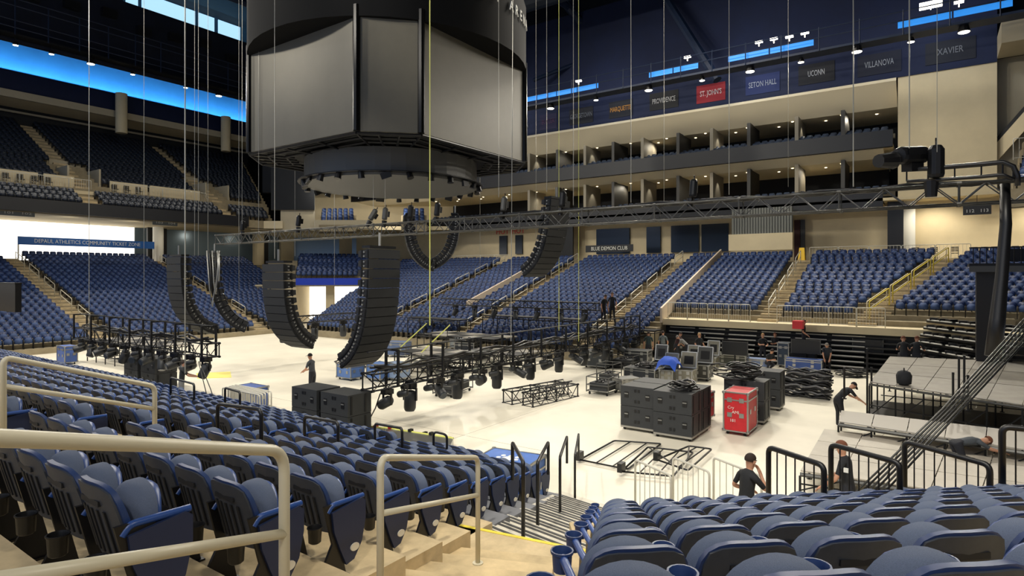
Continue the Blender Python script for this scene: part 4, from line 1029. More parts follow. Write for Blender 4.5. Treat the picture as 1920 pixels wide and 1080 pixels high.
def sub_stack(x, y, n, what, w_=1.12, face=0.0, d_=.9):
    t = thing('dolly', 'low wheeled dolly under %s' % what, 'dolly', (x, y, 0), face, 'subwoofer dollies')
    MB().bb((0, -w_/2, .09), (d_, w_/2, .15)).build('board', mat('pale dolly board', (150, 146, 136), .6), t)
    me = MB().cyl((-.02, 0, .045), (.02, 0, .045), .045, 8).mesh('caster', RUB)
    for sx in (.1, d_-.1):
        for sy in (-1, 1): ob('caster', me, t, (sx, sy*(w_/2-.1), 0))
    for k in range(n): subwoofer('black subwoofer, %s of %s' % (['bottom', 'top', 'topmost'][k] if n < 3 or k != 1 else 'middle', what), (x, y, .152+.645*k), face, w_, .64, d_)
sub_stack(17.98, 7.74, 2, 'the left stack in the floor foreground')
sub_stack(17.75, 6.5, 2, 'the middle stack in the floor foreground', 1.2)
sub_stack(18.72, 6.5, 2, 'the stack hidden behind the middle one', 1.2)
sub_stack(18.95, 7.74, 2, 'the stack hidden behind the left one')
sub_stack(21.1, 5.25, 2, 'the stack right of the red flight case', 1.3)
sub_stack(23.6, 5.2, 2, 'the rear stack beside the wavy pile', 1.2)
sub_stack(11.75, 16.2, 2, 'the dark stack beyond the left block front row', 1.25)
sub_stack(11.75, 14.75, 2, 'the right hand dark stack beyond the left block', 1.25)
sub_stack(12.2, 29.2, 2, 'the stack under the left lighting truss', 1.3)
sub_stack(12.2, 27.6, 2, 'the right stack under the left lighting truss', 1.3)
RED = (196, 36, 44)
flight_case('tall red flight case with white scrawled lettering beside the subwoofers', (19.9, 5.05, 0), 0, (1.15, .72, 1.22), RED)
for k, (tx, z_, yy) in enumerate((('Cry', .86, .14), ('AMI', .72, .0), ('181', .46, .08))):
    o = words_text('scrawl', tx, .13, mat('white paint marks', (230, 220, 215), .6), (-.6, yy, z_), (0, -1, 0), [x for x in bpy.data.objects if x.name == 'flight_case'][0], ext=.002)
flight_case('smaller red flight case half hidden behind the subwoofers', (20.7, 6.55, 0), 0, (.8, .6, .85), RED)
BLU = (52, 82, 150); DKG = (56, 60, 62); TAN = (128, 124, 108)
cases = [
 ('wide grey flight case open near the left of the case cluster', (1175, 735), 1.0, (.7, .9, .5), (120, 120, 116), None),
 ('black flight case with pale edges in the front of the case cluster', (1205, 716), .0, (.8, 1.5, .55), (34, 38, 44), None),
 ('open dark case with slanted lid at the left of the cluster', (1236, 705), .1, (.8, .6, .6), (44, 46, 48), 'open'),
 ('open case half covered with a blue cloth', (1254, 722), .0, (.7, .6, .6), TAN, 'open'),
 ('open tan case in front with its slanted lid up', (1287, 722), .05, (.75, .7, .6), TAN, 'open'),
 ('second open tan case just behind the front tan one', (1297, 704), .05, (.75, .6, .6), TAN, 'open'),
 ('open black case with tan lid at the right of the cluster', (1318, 712), .05, (.8, .7, .62), (60, 60, 56), 'open'),
 ('open case with upright lid behind the tan ones', (1334, 694), .05, (.8, .6, .6), TAN, 'open'),
 ('long dark green case with a pale label plate', (1372, 688), .0, (.7, 1.6, .55), (62, 66, 60), None),
 ('low blue and white case right of the dark green one', (1420, 690), .0, (.7, 1.2, .4), (110, 130, 170), None),
 ('blue flight case in front of the bending person', (1508, 697), .0, (.7, 1.7, .55), BLU, None),
 ('dark blue flight case behind the bending person', (1577, 680), .0, (.7, 1.5, .55), (36, 52, 90), None),
 ('dark blue case with two latches under the black screen', (1630, 688), .0, (.8, 2.0, .8), (44, 58, 90), None),
 ('blue upright case with red lid left of the carried red box', (1470, 688), .0, (.5, .55, 1.2), (52, 66, 84), None),
 ('upright blue case by the far tail of the nearest array', (657, 711), .0, (.8, 1.0, .65), (86, 120, 180), None),
 ('pair blue flight case right of the nearest array base', (712, 713), .0, (.8, .9, .7), (86, 120, 180), None),
 ('pale blue case next to the yellow taped stairs', (745, 712), .0, (.8, .9, .7), (130, 150, 180), None),
 ('white edged blue case beyond the left block at far left', (126, 682), .0, (.6, 1.1, .9), (70, 100, 170), None),
 ('blue case beyond the black loop rails', (468, 768), .0, (.8, 1.1, .75), (60, 90, 160), None),
 ('small grey case among the far staging', (866, 655), .0, (.8, 1.4, .6), (150, 158, 165), None),
 ('white topped case on the far floor left of the staging', (905, 642), .0, (.9, 2.4, .7), (170, 168, 160), None)]
for lab, (px_, py_), rz_, dm, c_, ld in cases: flight_case(lab, pix(px_, py_), rz_, dm, c_, ld)
# long black case with people behind
flight_case('long black case standing in front of the four crew members', pix(1247, 667), 0, (.8, 4.6, 1.25), (30, 32, 34), None, trim=BLKM)
o = MB().bb((-.3, -.25, 0), (.3, .25, .42)).build('red_box', mat('red plastic crate', (200, 40, 48), .5), None, pxd(1497, 609, 31.9)-Vector((0, 0, .2))); tag(o, 'red box carried on the shoulder of a crew member', 'box')
o = MB().bb((-.4, -.6, 0), (.4, .6, .82)).bb((-.42, -.62, .82), (.42, .62, .85)).build('wooden_riser', BLKM, None, (35.2, pxd(1507, 600, 32.1).y, 0)); tag(o, 'black riser box under the person carrying the red box', 'riser')
# blue cloth
b = MB(); N = 8; vs = []
for i in range(N+1):
    for j in range(N+1):
        u, v = i/N-.5, j/N-.5; vs.append((u*1.0, v*.9, .25-1.1*max(0, abs(u)-.22)-.9*max(0, abs(v)-.25)+.04*math.sin(9*u+5*v)))
b.add(vs, [(i*(N+1)+j, (i+1)*(N+1)+j, (i+1)*(N+1)+j+1, i*(N+1)+j+1) for i in range(N) for j in range(N)])
q = pix(1256, 724); o = b.build('blue_cloth', mat('bright blue cloth', (50, 92, 200), .85), None, (q.x-.1, q.y, 1.05), smooth=True); tag(o, 'bright blue cloth draped over an open flight case', 'cloth')
# the nearer blue case with a white emblem on its lid
q = pxd(950, 868, 12.3); BCs = flight_case('blue case with white paw like emblem on its lid beside the pale steps', (q.x, q.y, 0), .15, (1.15, 1.2, 1.12), (76, 116, 190))
EMB = mat('white emblem', (232, 232, 228), .6)
b = MB()
for (cx_, cy_, rx, ry) in ((0, 0, .16, .12), (.17, .16, .06, .05), (.19, 0, .065, .05), (.17, -.16, .06, .05), (.02, .2, .05, .05), (.02, -.2, .05, .05)): b.prism([(cx_+rx*math.cos(a*PI/6), cy_+ry*math.sin(a*PI/6)) for a in range(12)], 1.242, 1.248)
b.build('emblem', EMB, BCs)
# television panels on stands
for k, (px_, py_, w_, lab) in enumerate([(1378, 655, 1.25, 'black screen panel standing above the dark green case'), (1511, 652, 1.35, 'black screen panel behind the blue flight case'), (1627, 651, 1.35, 'black screen panel on the dark blue case')]):
    p = pxd(px_, py_, 31.5); t = thing('screen', lab, 'screen', (p.x, p.y, p.z-.9), 0, 'black screens')
    MB().bb((-.05, -w_/2, .6), (.05, w_/2, 1.3)).build('panel', mat('matte black screen', (24, 25, 28), .5), t); MB().bb((-.06, -w_/2-.03, .57), (.04, -w_/2, 1.33)).bb((-.06, w_/2, .57), (.04, w_/2+.03, 1.33)).build('frame', ALUD, t); MB().cyl((0, 0, 0), (0, 0, .6), .04, 8).build('stand', BLKM, t)
# piles of cable
def cable_pile(label, loc, w_, h_, m=BLK, n=9, name='cable_pile', cat='cables'):
    t = thing(name, label, cat, loc, random.random()*3, 'piles of cable')
    for k in range(n):
        R_ = w_*random.uniform(.25, .5); cz = h_*(k/n); ox, oy = random.uniform(-.2, .2)*w_, random.uniform(-.2, .2)*w_
        MB().tube([(ox+R_*math.cos(a*.5)*(1+.15*math.sin(a*1.3+k)), oy+R_*math.sin(a*.5)*(1+.1*math.cos(a*2+k)), max(.03, cz+.05*math.sin(a*.9+k))) for a in range(13)], .03, 5).build('cable_loop', m, t, smooth=True)
    return t
cable_pile('tangle of black cable on top of the middle subwoofer stack', (18.3, 6.4, 1.47), .8, .25)
cable_pile('big heap of black cable on top of the stack right of the red case', (21.4, 5.5, 1.47), 1.3, .5, n=14)
cable_pile('heap of black cable on the floor behind the stage deck', pix(1600, 706), 1.2, .35)
cable_pile('small heap of black cable near the rear screens', pix(1640, 676), 1.0, .25)
cable_pile('coil of black cable on the middle flight cases', (pix(1208, 716).x, pix(1208, 716).y, .72), .9, .15)
cable_pile('low tangle of cable on floor left of the long black case', pix(1175, 668), 1.8, .35, n=12)
# wavy stacked pile (folded black soft goods) right of the rear stack
q = pix(1500, 742); t = thing('folded_mats', 'tall pile of wavy folded black mats right of the rear subwoofers', 'mats', q)
for k in range(13):
    for r_ in (-1, 0, 1):
        MB().tube([(r_*.35+.05*math.sin(k), -1.15+i*.23+.05*math.sin(k*1.7), .06+k*.085+.05*math.sin(i*1.9+k+r_)) for i in range(11 if k < 9 else 8)], .042, 6).build('mat_fold', [BLKM, mat('grey mat edge', (120, 120, 122), .6), BLK][(k+r_) % 3], t, smooth=True)
# short truss pieces on the floor
a, b_ = pix(952, 757), pix(1064, 735)
truss('truss_section', 'short black truss section lying on the open floor, rear of two', a, b_, .5, .5, .5, BLKM, 'truss sections on the floor', conn=3)
a, b_ = pix(990, 762), pix(1074, 742)
truss('truss_section', 'short black truss section lying on the open floor, front of two', a, b_, .5, .5, .5, BLKM, 'truss sections on the floor', conn=3)
# wheeled carts
def cart(label, loc, rz, w_=1.6, d_=.8, h_=.9, load=True):
    t = thing('equipment_cart', label, 'cart', loc, rz, 'wheeled carts'); b = MB()
    for sx in (-1, 1):
        for sy in (-1, 1): b.cyl((sx*w_/2, sy*d_/2, .12), (sx*w_/2, sy*d_/2, h_), .022, 6)
    for z in (.16, h_*.55, h_):
        for sx in (-1, 1): b.cyl((sx*w_/2, -d_/2, z), (sx*w_/2, d_/2, z), .02, 6)
        for sy in (-1, 1): b.cyl((-w_/2, sy*d_/2, z), (w_/2, sy*d_/2, z), .02, 6)
    b.build('frame', ALUD, t); casters(t, w_, d_)
    if load:
        MB().bb((-w_*.42, -d_*.4, .18), (w_*.42, d_*.4, .5)).build('crate', mat('dark crate', (48, 50, 52), .7), t)
        for k in range(3): MB().tube([(-w_*.3+.25*k+.12*math.cos(a), .12*math.sin(a)*1.5, .55+.02*k) for a in [i*.7 for i in range(9)]], .03, 5).build('cable_coil', BLK, t)
    return t
cart('loaded cart with cable coils under the centre lighting truss', pix(850, 738), .2, 1.8, .9, .85)
cart('small cart on the open floor right of the centre truss', pix(1100, 682), .2, 1.0, .7, .8)
cart('pale aluminium cart with two cases left of the flight case cluster', pix(1130, 738), 0, 1.0, 1.0, .75)
cart('second aluminium cart behind the pale one', pix(1142, 722), 0, .9, .8, 1.0)
cart('loaded cart in front of the long black case', pix(1172, 690), 0, .9, 1.3, .7)
# flat folded frames on the floor near the steps
for k, pts in enumerate([((1087, 862), (1152, 826), (1240, 832), (1176, 880)), ((1165, 884), (1215, 838), (1300, 848), (1262, 893)), ((1232, 862), (1292, 836), (1335, 842), (1290, 882))]):
    P_ = [pix(x, y, .06+.05*k) for x, y in pts]; t = thing('folded_gate', 'flat black tube frame lying on the floor, %s from the steps' % NUM[k], 'frame', P_[0]); 
    MB().tube([p-P_[0] for p in rounded_path(P_+[P_[0]], .1, 3)], .025, 6).build('outer_tube', BLK, t, smooth=True)
    for f_ in (.35, .7): MB().cyl(P_[0].lerp(P_[3], f_)-P_[0], P_[1].lerp(P_[2], f_)-P_[0], .018, 6).build('cross_tube', BLK, t)
    if k: MB().cyl(P_[1]-P_[0], P_[3]-P_[0]+Vector((0, 0, .3)), .02, 6).build('strut', ALUD, t)
    MB().bb((-.12, -.06, 0), (.12, .06, .22)).build('hinge_block', BLK, t)
# silver barricades
def barricade(a, b_, label, m=GALV, g='silver crowd barricades', n=12, h=1.1): return bar_rail('crowd_barricade', a, b_, label, m, h, n, .024, g, foot=True)
for k, (a, b_) in enumerate([((1191, 862), (1258, 892)), ((1262, 858), (1330, 885)), ((1338, 858), (1428, 893))]):
    A, B_ = pix(a[0], a[1], 1.1), pix(b_[0], b_[1], 1.1); A.z = B_.z = 0
    barricade(A, B_, 'silver crowd barricade at the foot of the right block, %s from the steps' % NUM[k], n=7)
for k in range(5): barricade(Vector((11.3+.14*k, 17.9+.05*k, 0)), Vector((11.3+.14*k, 20.1+.05*k, 0)), 'silver barricade standing in the row beside the black stack, %s deep' % NUM[k], n=14)
barricade(pix(1000, 640), pix(1048, 640), 'grey barricade in the far staging right of centre', n=12)
for k in range(6):
    A = pix(1652+7*k, 664); bq = barricade(A, A+Vector((.5, -2.0, 0)), 'pale barricade leaning by the retracted bleachers, %s of six' % NUM[k], n=9, h=1.05); bq.rotation_euler = (0, .35, 0)
barricade(pix(2, 652), pix(30, 640), 'black barricade at the far left edge', BLKM, 'dark barricades', 8)
# stage decks
DECKT = mat('grey stage deck board', (188, 180, 166), .5, noise=.1, scale=2)
DECKD = mat('worn stage deck board', (142, 137, 127), .5, noise=.15, scale=2)
def stage(label, BL, BR, FR, FL, z, nu, nv, m, legs=True, th=.1, grp='stage decks'):
    P_ = [pix(x, y, z) for x, y in (BL, BR, FR, FL)]; o_ = Vector((P_[3].x, P_[3].y, 0)); t = thing('stage_deck', label, 'stage', o_, 0, grp)
    def bl(u, v): return (P_[0]*(1-u)+P_[1]*u)*(1-v)+(P_[3]*(1-u)+P_[2]*u)*v-o_
    for i in range(nu):
        for j in range(nv):
            e = .012; u0, u1, v0, v1 = (i+e)/nu, (i+1-e)/nu, (j+e)/nv, (j+1-e)/nv
            q_ = [bl(u0, v1), bl(u1, v1), bl(u1, v0), bl(u0, v0)]; dz = Vector((0, 0, .03))
            b = MB(); b.hexa([p-dz for p in q_], q_); b.build('deck_panel', m, t)
    for j in range(nv+1):
        a, c = bl(0, j/nv), bl(1, j/nv); dz = Vector((0, 0, -.04)); MB().cyl(a+dz-Vector((0, 0, th*.4)), c+dz-Vector((0, 0, th*.4)), th*.4, 6).build('edge_beam', ALUD if j == nv else BLKM, t)
    if legs and z > .4:
        lb = MB().cyl((0, 0, 0), (0, 0, z-.12), .028, 6).cyl((0, 0, 0), (0, 0, .02), .07, 8).mesh('leg', BLKM)
        for i in range(nu+1):
            for j in range(nv+1): q_ = bl(i/nu, j/nv); ob('leg', lb, t, (q_.x, q_.y, 0))
        for i in range(nu):
            a, c = bl(i/nu, 1), bl((i+1)/nu, 1); MB().cyl((a.x, a.y, z*.25), (c.x, c.y, z*.8), .018, 5).build('diagonal_brace', BLKM, t); MB().cyl((a.x, a.y, z*.5), (c.x, c.y, z*.5), .02, 5).build('cross_bar', BLKM, t)
            a, c = bl(i/nu, .5), bl((i+1)/nu, .5); MB().cyl((a.x, a.y, z*.3), (c.x, c.y, z*.3), .02, 5).build('cross_bar', BLKM, t)
    return t
stA = stage('large raised grey stage deck on black legs at right', (1668, 668), (2010, 682), (1990, 770), (1630, 716), 1.5, 6, 3, DECKD)
MB().bb((.4, -9, .05), (4.5, .2, .12)).build('under_stage_frames', BLK, stA)
stage('narrow silver edged stage deck held by the person in black cap', (1577, 769), (1930, 810), (1930, 844), (1572, 790), .9, 5, 1, mat('silver grey deck', (176, 170, 160), .45), th=.14)
stage('wide low grey stage deck nearest the guard rails', (1545, 804), (1960, 852), (1935, 945), (1500, 882), .6, 5, 3, DECKT, th=.12)
# folded rails and posts of the big stage
for k, (px_, y0, y1, d_) in enumerate([(1583, 690, 748, 19), (1626, 655, 800, 20), (1634, 690, 765, 19.8), (1798, 670, 748, 17.6), (1808, 668, 745, 17.5), (1787, 700, 775, 17), (1815, 705, 770, 17)]):
    a, c = pxd(px_, y1, d_), pxd(px_, y0, d_); t = thing('stage_post', 'thin black upright post beside the big stage deck, %s from the left' % NUM[[0, 1, 2, 4, 5, 3, 6][k]], 'post', (a.x, a.y, max(0, a.z)), 0, 'stage posts')
    MB().cyl((0, 0, 0), (0, 0, c.z-max(0, a.z)), .03, 8).build('tube', BLK, t); MB().cyl((0, 0, 0), (0, 0, .03), .07, 8).build('foot_plate', BLK, t); MB().box((0, 0, c.z-max(0, a.z)), (.1, .06, .06)).build('clamp', BLKM, t)
a = pix(1695, 722, 1.5); t = thing('equipment_bag', 'black soft bag standing on the big stage deck', 'bag', a); MB().lathe([(.1, 0), (.2, .05), (.22, .3), (.17, .42), (.08, .46)], 8).build('bag_body', mat('black cloth', (38, 40, 44), .9), t, smooth=True); MB().tube([(-.1, 0, .44), (0, 0, .53), (.1, 0, .44)], .02, 6).build('strap', BLK, t)
# retracted bleachers: folded rows one above the other
def bleacher(label, a, b_, n, z0, dz, depth=.28, chairs=False):
    a, b_ = Vector(a), Vector(b_); t = thing('retracted_bleachers', label, 'bleachers', a, 0, 'retracted bleachers'); d = b_-a; u = d.normalized(); nrm = Vector((-u.y, u.x, 0))
    if nrm.dot(Vector((-a.x, -a.y, 0))) < 0: nrm = -nrm
    for k in range(n):
        z = z0+dz*k; o = -nrm*(.16*k)
        c = [o-a*0, d+o, d+o-nrm*depth*2, o-nrm*depth*2]
        MB().hexa([p+Vector((0, 0, z)) for p in c], [p+Vector((0, 0, z+dz*.35)) for p in c]).build('folded_row', BLK, t)
        L = d.length; m_ = int(L/1.8)
        for i in range(m_):
            MB().cyl(o+u*(i*1.8+.1)+nrm*.02+Vector((0, 0, z+dz*.36)), o+u*(i*1.8+1.65)+nrm*.02+Vector((0, 0, z+dz*.36)), .035, 6).build('bench_edge', mat('pale bench edge', (205, 203, 196), .5), t)
            if chairs:
                for j in range(3): MB().box(o+u*(i*1.8+.3+j*.55)-nrm*.15+Vector((0, 0, z+dz*.55)), (.34, .34, .12), Matrix.Rotation(.3*j, 3, 'Z')).build('folded_chair', BLK, t)
    return t
bleacher('black retracted bleachers with pale edges under the opposite walkway', (35.6, 13.6, 0), (35.6, 1.2, 0), 7, .15, .25)
bleacher('black retracted bleachers with folded chairs at the far right corner', pxd(1695, 668, 29.3).to_2d().to_3d(), pxd(1875, 700, 23.8).to_2d().to_3d(), 8, .3, .34, chairs=True)
# far staging left of centre: black stage frames, stairs with yellow rails, speaker boxes
def stage_frame(label, x, y, w_, l_, h_):
    t = thing('staging_platform', label, 'staging', (x, y, 0), 0, 'black staging frames'); nx, ny = max(1, int(w_/1.2)), max(1, int(l_/1.2))
    lg = MB().cyl((0, 0, 0), (0, 0, h_), .03, 6).mesh('leg', BLKM)
    for i in range(nx+1):
        for j in range(ny+1): ob('leg', lg, t, (w_*i/nx, l_*j/ny, 0))
    for z in (h_*.35, h_*.95):
        for j in range(ny+1): MB().cyl((0, l_*j/ny, z), (w_, l_*j/ny, z), .025, 5).build('cross_bar', BLKM, t)
        MB().cyl((0, 0, z), (0, l_, z), .03, 5).build('front_bar', BLKM, t)
    for i in range(nx):
        for j in range(ny): MB().bb((w_*i/nx+.03, l_*j/ny+.03, h_), (w_*(i+1)/nx-.03, l_*(j+1)/ny-.03, h_+.06)).build('deck_panel', [BLKM, DECKD][(i+j) % 2 if h_ < 1.3 else 0], t)
    return t
stage_frame('low black staging frame behind the centre truss near the stairs', 22.0, 19.2, 2.4, 3.6, 1.0)
stage_frame('long black staging frame in front of the far seats', 27.5, 20.5, 2.4, 6.0, 1.25)
stage_frame('tall black staging frame against the far seats', 31.2, 17.0, 1.2, 7.2, 2.3)
stage_frame('second low staging frame right of the stairs', 24.8, 17.0, 2.4, 3.6, .9)
stage_frame('black staging frame behind the leftmost low truss', 14.5, 33.0, 2.4, 7.2, 1.2)
t = thing('stage_stairs', 'pale stage stairs with yellow and black taped handrails', 'stairs', pix(790, 700), .0)
for k in range(7): MB().bb((.28*k, 0, .16*k+.1), (.28*k+.3, 1.7, .16*k+.16)).build('stair_tread', WHITE_T, t)
for y in (0, 1.7): MB().cyl((0, y, .1), (2.0, y, 1.15), .035, 6).build('stringer', BLKM, t); MB().cyl((-.1, y, 1.0), (2.2, y, 2.3), .03, 6).build('taped_handrail', YCHAIN, t); MB().cyl((0, y, .1), (0, y, 1.05), .02, 6).build('rail_post', BLK, t); MB().cyl((2.0, y, 1.1), (2.0, y, 2.2), .02, 6).build('rail_post', BLK, t)
for k, (px_, py_) in enumerate([(762, 612), (796, 636), (823, 636), (843, 618), (873, 628)]):
    q = pix(px_, py_); t = thing('speaker_box', 'grey upright speaker box on the far floor, %s from the left' % NUM[k], 'speaker', q, .1*k, 'far speaker boxes'); MB().bb((-.3, -.35, .1), (.3, .35, 1.05)).build('cabinet', mat('grey speaker', (84, 86, 86), .7), t); MB().bb((-.32, -.3, .15), (-.3, .3, 1.0)).build('grille', GRL, t); MB().bb((-.33, -.1, .5), (-.32, .1, .6)).build('badge', ALU, t); casters(t, .6, .7)
# thin light frame trusses over the far staging
truss('lighting_truss', 'far black truss hanging over the staging right of centre', (30.5, 15.5, 3.0), (30.5, 27, 3.0), .4, .4, .6, BLKM, conn=4)
for i in range(7): moving_light((30.5, 16.3+i*1.6, 2.98), 'small black light on the far staging truss, %s from the right' % NUM[i], .3*(-1)**i, .4, s=.9)
# pale frames with yellow edges lying beyond the loop rails
for k, (a, b_, c, d_) in enumerate([((690, 806), (846, 828), (838, 848), (700, 826)), ((720, 815), (850, 836), (842, 856), (730, 838))]):
    P_ = [pix(*p) for p in (a, b_, c, d_)]; t = thing('cable_ramp', 'pale folded frame with yellow edging beyond the loop rails, %s' % ('rear one' if k == 0 else 'front one'), 'frame', P_[0]); z_ = Vector((0, 0, .12+.1*k))
    MB().hexa([p-P_[0] for p in P_], [p-P_[0]+z_ for p in P_]).build('ramp_body', ALU, t); MB().cyl(P_[0]-P_[0]+z_, P_[1]-P_[0]+z_, .03, 6).build('yellow_edge', YCHAIN, t); MB().cyl(P_[3]-P_[0]+z_, P_[2]-P_[0]+z_, .03, 6).build('yellow_edge', YCHAIN, t)
    for f_ in (.1, .4, .7): MB().box(P_[0].lerp(P_[1], f_)-P_[0]+z_*1.2, (.14, .1, .08)).build('clip', mat('red clip', (170, 40, 40), .5) if f_ == .1 else BLK, t)
o = MB().prism([(pix(*p).x, pix(*p).y) for p in ((368, 700), (432, 697), (434, 708), (370, 710))], 0, .012).build('yellow_mat', mat('pale yellow mat', (235, 222, 120), .7)); tag(o, 'pale yellow mat on the floor beyond the left block', 'mat')
# cables from the low trusses to the floor
cable('floor_cable', [pxd(713, 738, 18.5), pxd(704, 765, 18.9), pix(690, 792), pix(672, 796), pix(655, 792)], .02, BLK, 'black cable hanging from the centre truss end down to the floor', 'floor cables')
cable('floor_cable', [pxd(372, 678, 21.8), pxd(385, 730, 18.8), pix(400, 800)], .014, BLK, 'black cable from the left truss end, left one of two', 'floor cables')
cable('floor_cable', [pxd(374, 678, 21.8), pxd(395, 730, 18.8), pix(420, 806)], .014, BLK, 'black cable from the left truss end, right one of two', 'floor cables')
# hanging black screen at the left edge
p = pxd(18, 558, 24); t = thing('hanging_screen', 'black hanging screen cut off by the left edge', 'screen', p); MB().bb((-.1, -1.0, -.55), (.1, 1.0, .55)).build('panel', BLK, t); MB().bb((-.12, -1.02, .55), (.12, 1.02, .6)).build('top_frame', BLKM, t)

# ================================================================== CONCOURSE, SUITES, BANNERS, CATWALKS
# suite dividing walls
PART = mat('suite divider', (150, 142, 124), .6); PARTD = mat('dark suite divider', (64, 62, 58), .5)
for lev, (z0, z1) in enumerate(((15.35, 17.2), (11.0, 13.45))):
    for k, px_ in enumerate((987, 1040, 1092, 1145, 1200, 1267, 1330, 1400, 1490, 1577)):
        y = onX(px_, 250, SX+.2).y
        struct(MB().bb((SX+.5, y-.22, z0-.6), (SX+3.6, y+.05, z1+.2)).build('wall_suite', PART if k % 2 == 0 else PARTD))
        if k % 2 == 0: spot((SX+1.8, y-.8, z1+.0), (SX+1.9, y-.15, z0), 60, ang=70, rad=.05, nm='suite_lamp')
    seats = []
    for r_ in range(2):
        y = 3.0
        while y < 48: seats.append((SX+.7+.8*r_, y, z0-.5+.3*r_, PI)); y += .56
    o = ob('suite_seats', join_template('suite_seats', tv, tf, tm, seats, [mat('suite seat', (60, 72, 92), .4), mat('suite seat', (60, 72, 92), .4), BLK])); stuff(tag(o, 'rows of small suite seats on the %s suite level' % ('upper' if lev == 0 else 'lower'), 'seats'))
    struct(MB().bb((SX+3.0, 2.4, z0+.0), (SX+3.3, 48, z0+.35)).build('trim_40', mat('suite counter', (150, 140, 120), .5)))
    for k in range(26):
        y = 3.6+k*1.75+(.5 if k % 2 else 0); zc = 18.5-(1.2 if k % 2 else .4)*.18 if lev == 0 else 14.13
        x = SX+(.9 if k % 2 else 2.6)
        x = SX+(1.8 if k % 2 else 3.0); zc = 17.33 if lev == 0 else 13.58
        dl = MB().lathe([(.09, -.02), (.10, 0)], 10).build('downlight', DOWNL, None, (x, y, zc)); tag(dl, 'small round downlight in the %s suite ceiling, %s from the pier' % ('upper' if lev == 0 else 'lower', NUM[k]), 'light', 'suite downlights')
# college name boards on the navy wall
def board(px0, px1, pyc, col, txt, tcol, w0, w1, size=.62):
    A, B_ = onX(px0, pyc, SX-.34), onX(px1, pyc, SX-.34); c = onX((px0+px1)/2, pyc, SX-.34); y0, y1 = A.y, B_.y
    t = thing('name_board', 'name board reading %s on the navy wall above the suites' % txt.replace("'", ''), 'sign', (SX-.32, (y0+y1)/2, c.z), 0, 'name boards on the navy wall')
    MB().bb((-.03, y1-(y0+y1)/2, -.75), (0, y0-(y0+y1)/2, .75)).build('board', mat('board %d %d %d' % col, col, .7), t)
    W_ = abs(onX(w0, pyc, SX-.34).y-onX(w1, pyc, SX-.34).y)
    words_text('lettering', txt, size, mat('letters %d %d %d' % tcol, tcol, .7), (-.05, 0, 0), (0, -1, 0), t, ext=.01, fitw=W_)
for a_ in [(1735, 1830, 95, (14, 20, 36), 'XAVIER', (120, 124, 132), 1754, 1803), (1608, 1690, 119, (14, 22, 44), 'VILLANOVA', (150, 156, 168), 1622, 1677), (1497, 1565, 137, (10, 14, 26), 'UCONN', (178, 182, 190), 1517, 1548),
           (1398, 1462, 157, (14, 36, 92), 'SETON HALL', (160, 168, 186), 1402, 1454), (1306, 1360, 174, (140, 22, 36), "ST. JOHN'S", (210, 200, 200), 1312, 1352), (1218, 1272, 188, (12, 14, 20), 'PROVIDENCE', (190, 190, 190), 1223, 1266),
           (1142, 1186, 204, (14, 18, 30), 'MARQUETTE', (200, 140, 60), 1145, 1184), (1068, 1112, 217, (14, 18, 30), 'GEORGETOWN', (104, 108, 118), 1070, 1111), (1012, 1044, 228, (24, 22, 62), 'BUTLER', (70, 40, 74), 1016, 1040), (970, 985, 238, (16, 22, 44), 'CREIGHTON', (110, 116, 130), 955, 981)]: board(*a_)
# catwalk with blue led strips along the side
t = thing('catwalk', 'dark roof catwalk with glowing blue led panels along the suite side', 'catwalk', (46, 0, 20.2))
MB().bb((-.5, -9, 0), (.7, 58, .15)).build('walkway_deck', STEELB, t)
for z in (.9, 1.5): MB().cyl((-.5, -9, z), (-.5, 58, z), .04, 6).build('guard_bar', STEELB, t)
pm_ = MB().cyl((-.5, 0, 0), (-.5, 0, 1.6), .04, 6).mesh('guard_post', STEELB)
for k in range(28): ob('guard_post', pm_, t, (0, -8+k*2.4, 0))
for (p0_, p1_) in ((974, 1125), (1218, 1312), (1366, 1528), (1682, 1900)):
    y0, y1 = onX(p0_, 100, 46).y, onX(p1_, 100, 46).y; n = max(2, int((y0-y1)/2)); 
    for i in range(n): ya = y1+(y0-y1)*i/n; MB().bb((-.25, ya+.05, .55), (-.2, ya+(y0-y1)/n-.05, 1.0)).build('led_panel', GLOW, t)
def fixture(p, label, grp, s=1.0):
    t = thing('sports_light', label, 'light', p, 0, grp); MB().lathe([(.12*s, .5*s), (.2*s, .45*s), (.3*s, .05*s), (.32*s, 0), (.28*s, .02)], 12).build('housing', BLK, t)
    MB().lathe([(.02, 0), (.26*s, -.01), (.27*s, .02)], 12).build('lens', LAMPM, t); MB().cyl((0, 0, .45*s), (0, 0, .8), .03, 6).build('hanger', BLKM, t)
for i, p in enumerate(LP_FAR): fixture(p, 'bright sports light hanging under the side catwalk, %s from the right' % NUM[i], 'sports lights of the side catwalk', 1.1 if i % 2 == 0 else .7)
for i, p in enumerate(LP_END): fixture(p, 'sports light hanging under the end catwalk, %s from the left' % NUM[i], 'sports lights of the end catwalk', 1.1 if i % 3 == 0 else .7)
for k, (px_, py_) in enumerate(((1289, 107), (1423, 79), (1451, 73), (1480, 69), (1509, 62), (1085, 152), (1745, 9), (1798, 4))):
    p = onX(px_, py_, 46.5); o = MB().box((0, 0, 0), (.2, .5 if k != 6 else 1.2, .12 if k != 6 else .4)).box((0, 0, -.15), (.05, .05, .3)).build('linear_lamp', LAMPM, None, p); tag(o, 'white linear lamp above the blue led catwalk, %s from centre' % NUM[[1, 2, 3, 4, 5, 0, 6, 7][k]], 'light', 'linear catwalk lamps')
t = thing('catwalk', 'dark roof catwalk with railings along the far end under the girder', 'catwalk', (0, 62.4, 24.9))
MB().bb((-14, 0, 0), (46, 1.1, .15)).build('walkway_deck', BLKM, t)
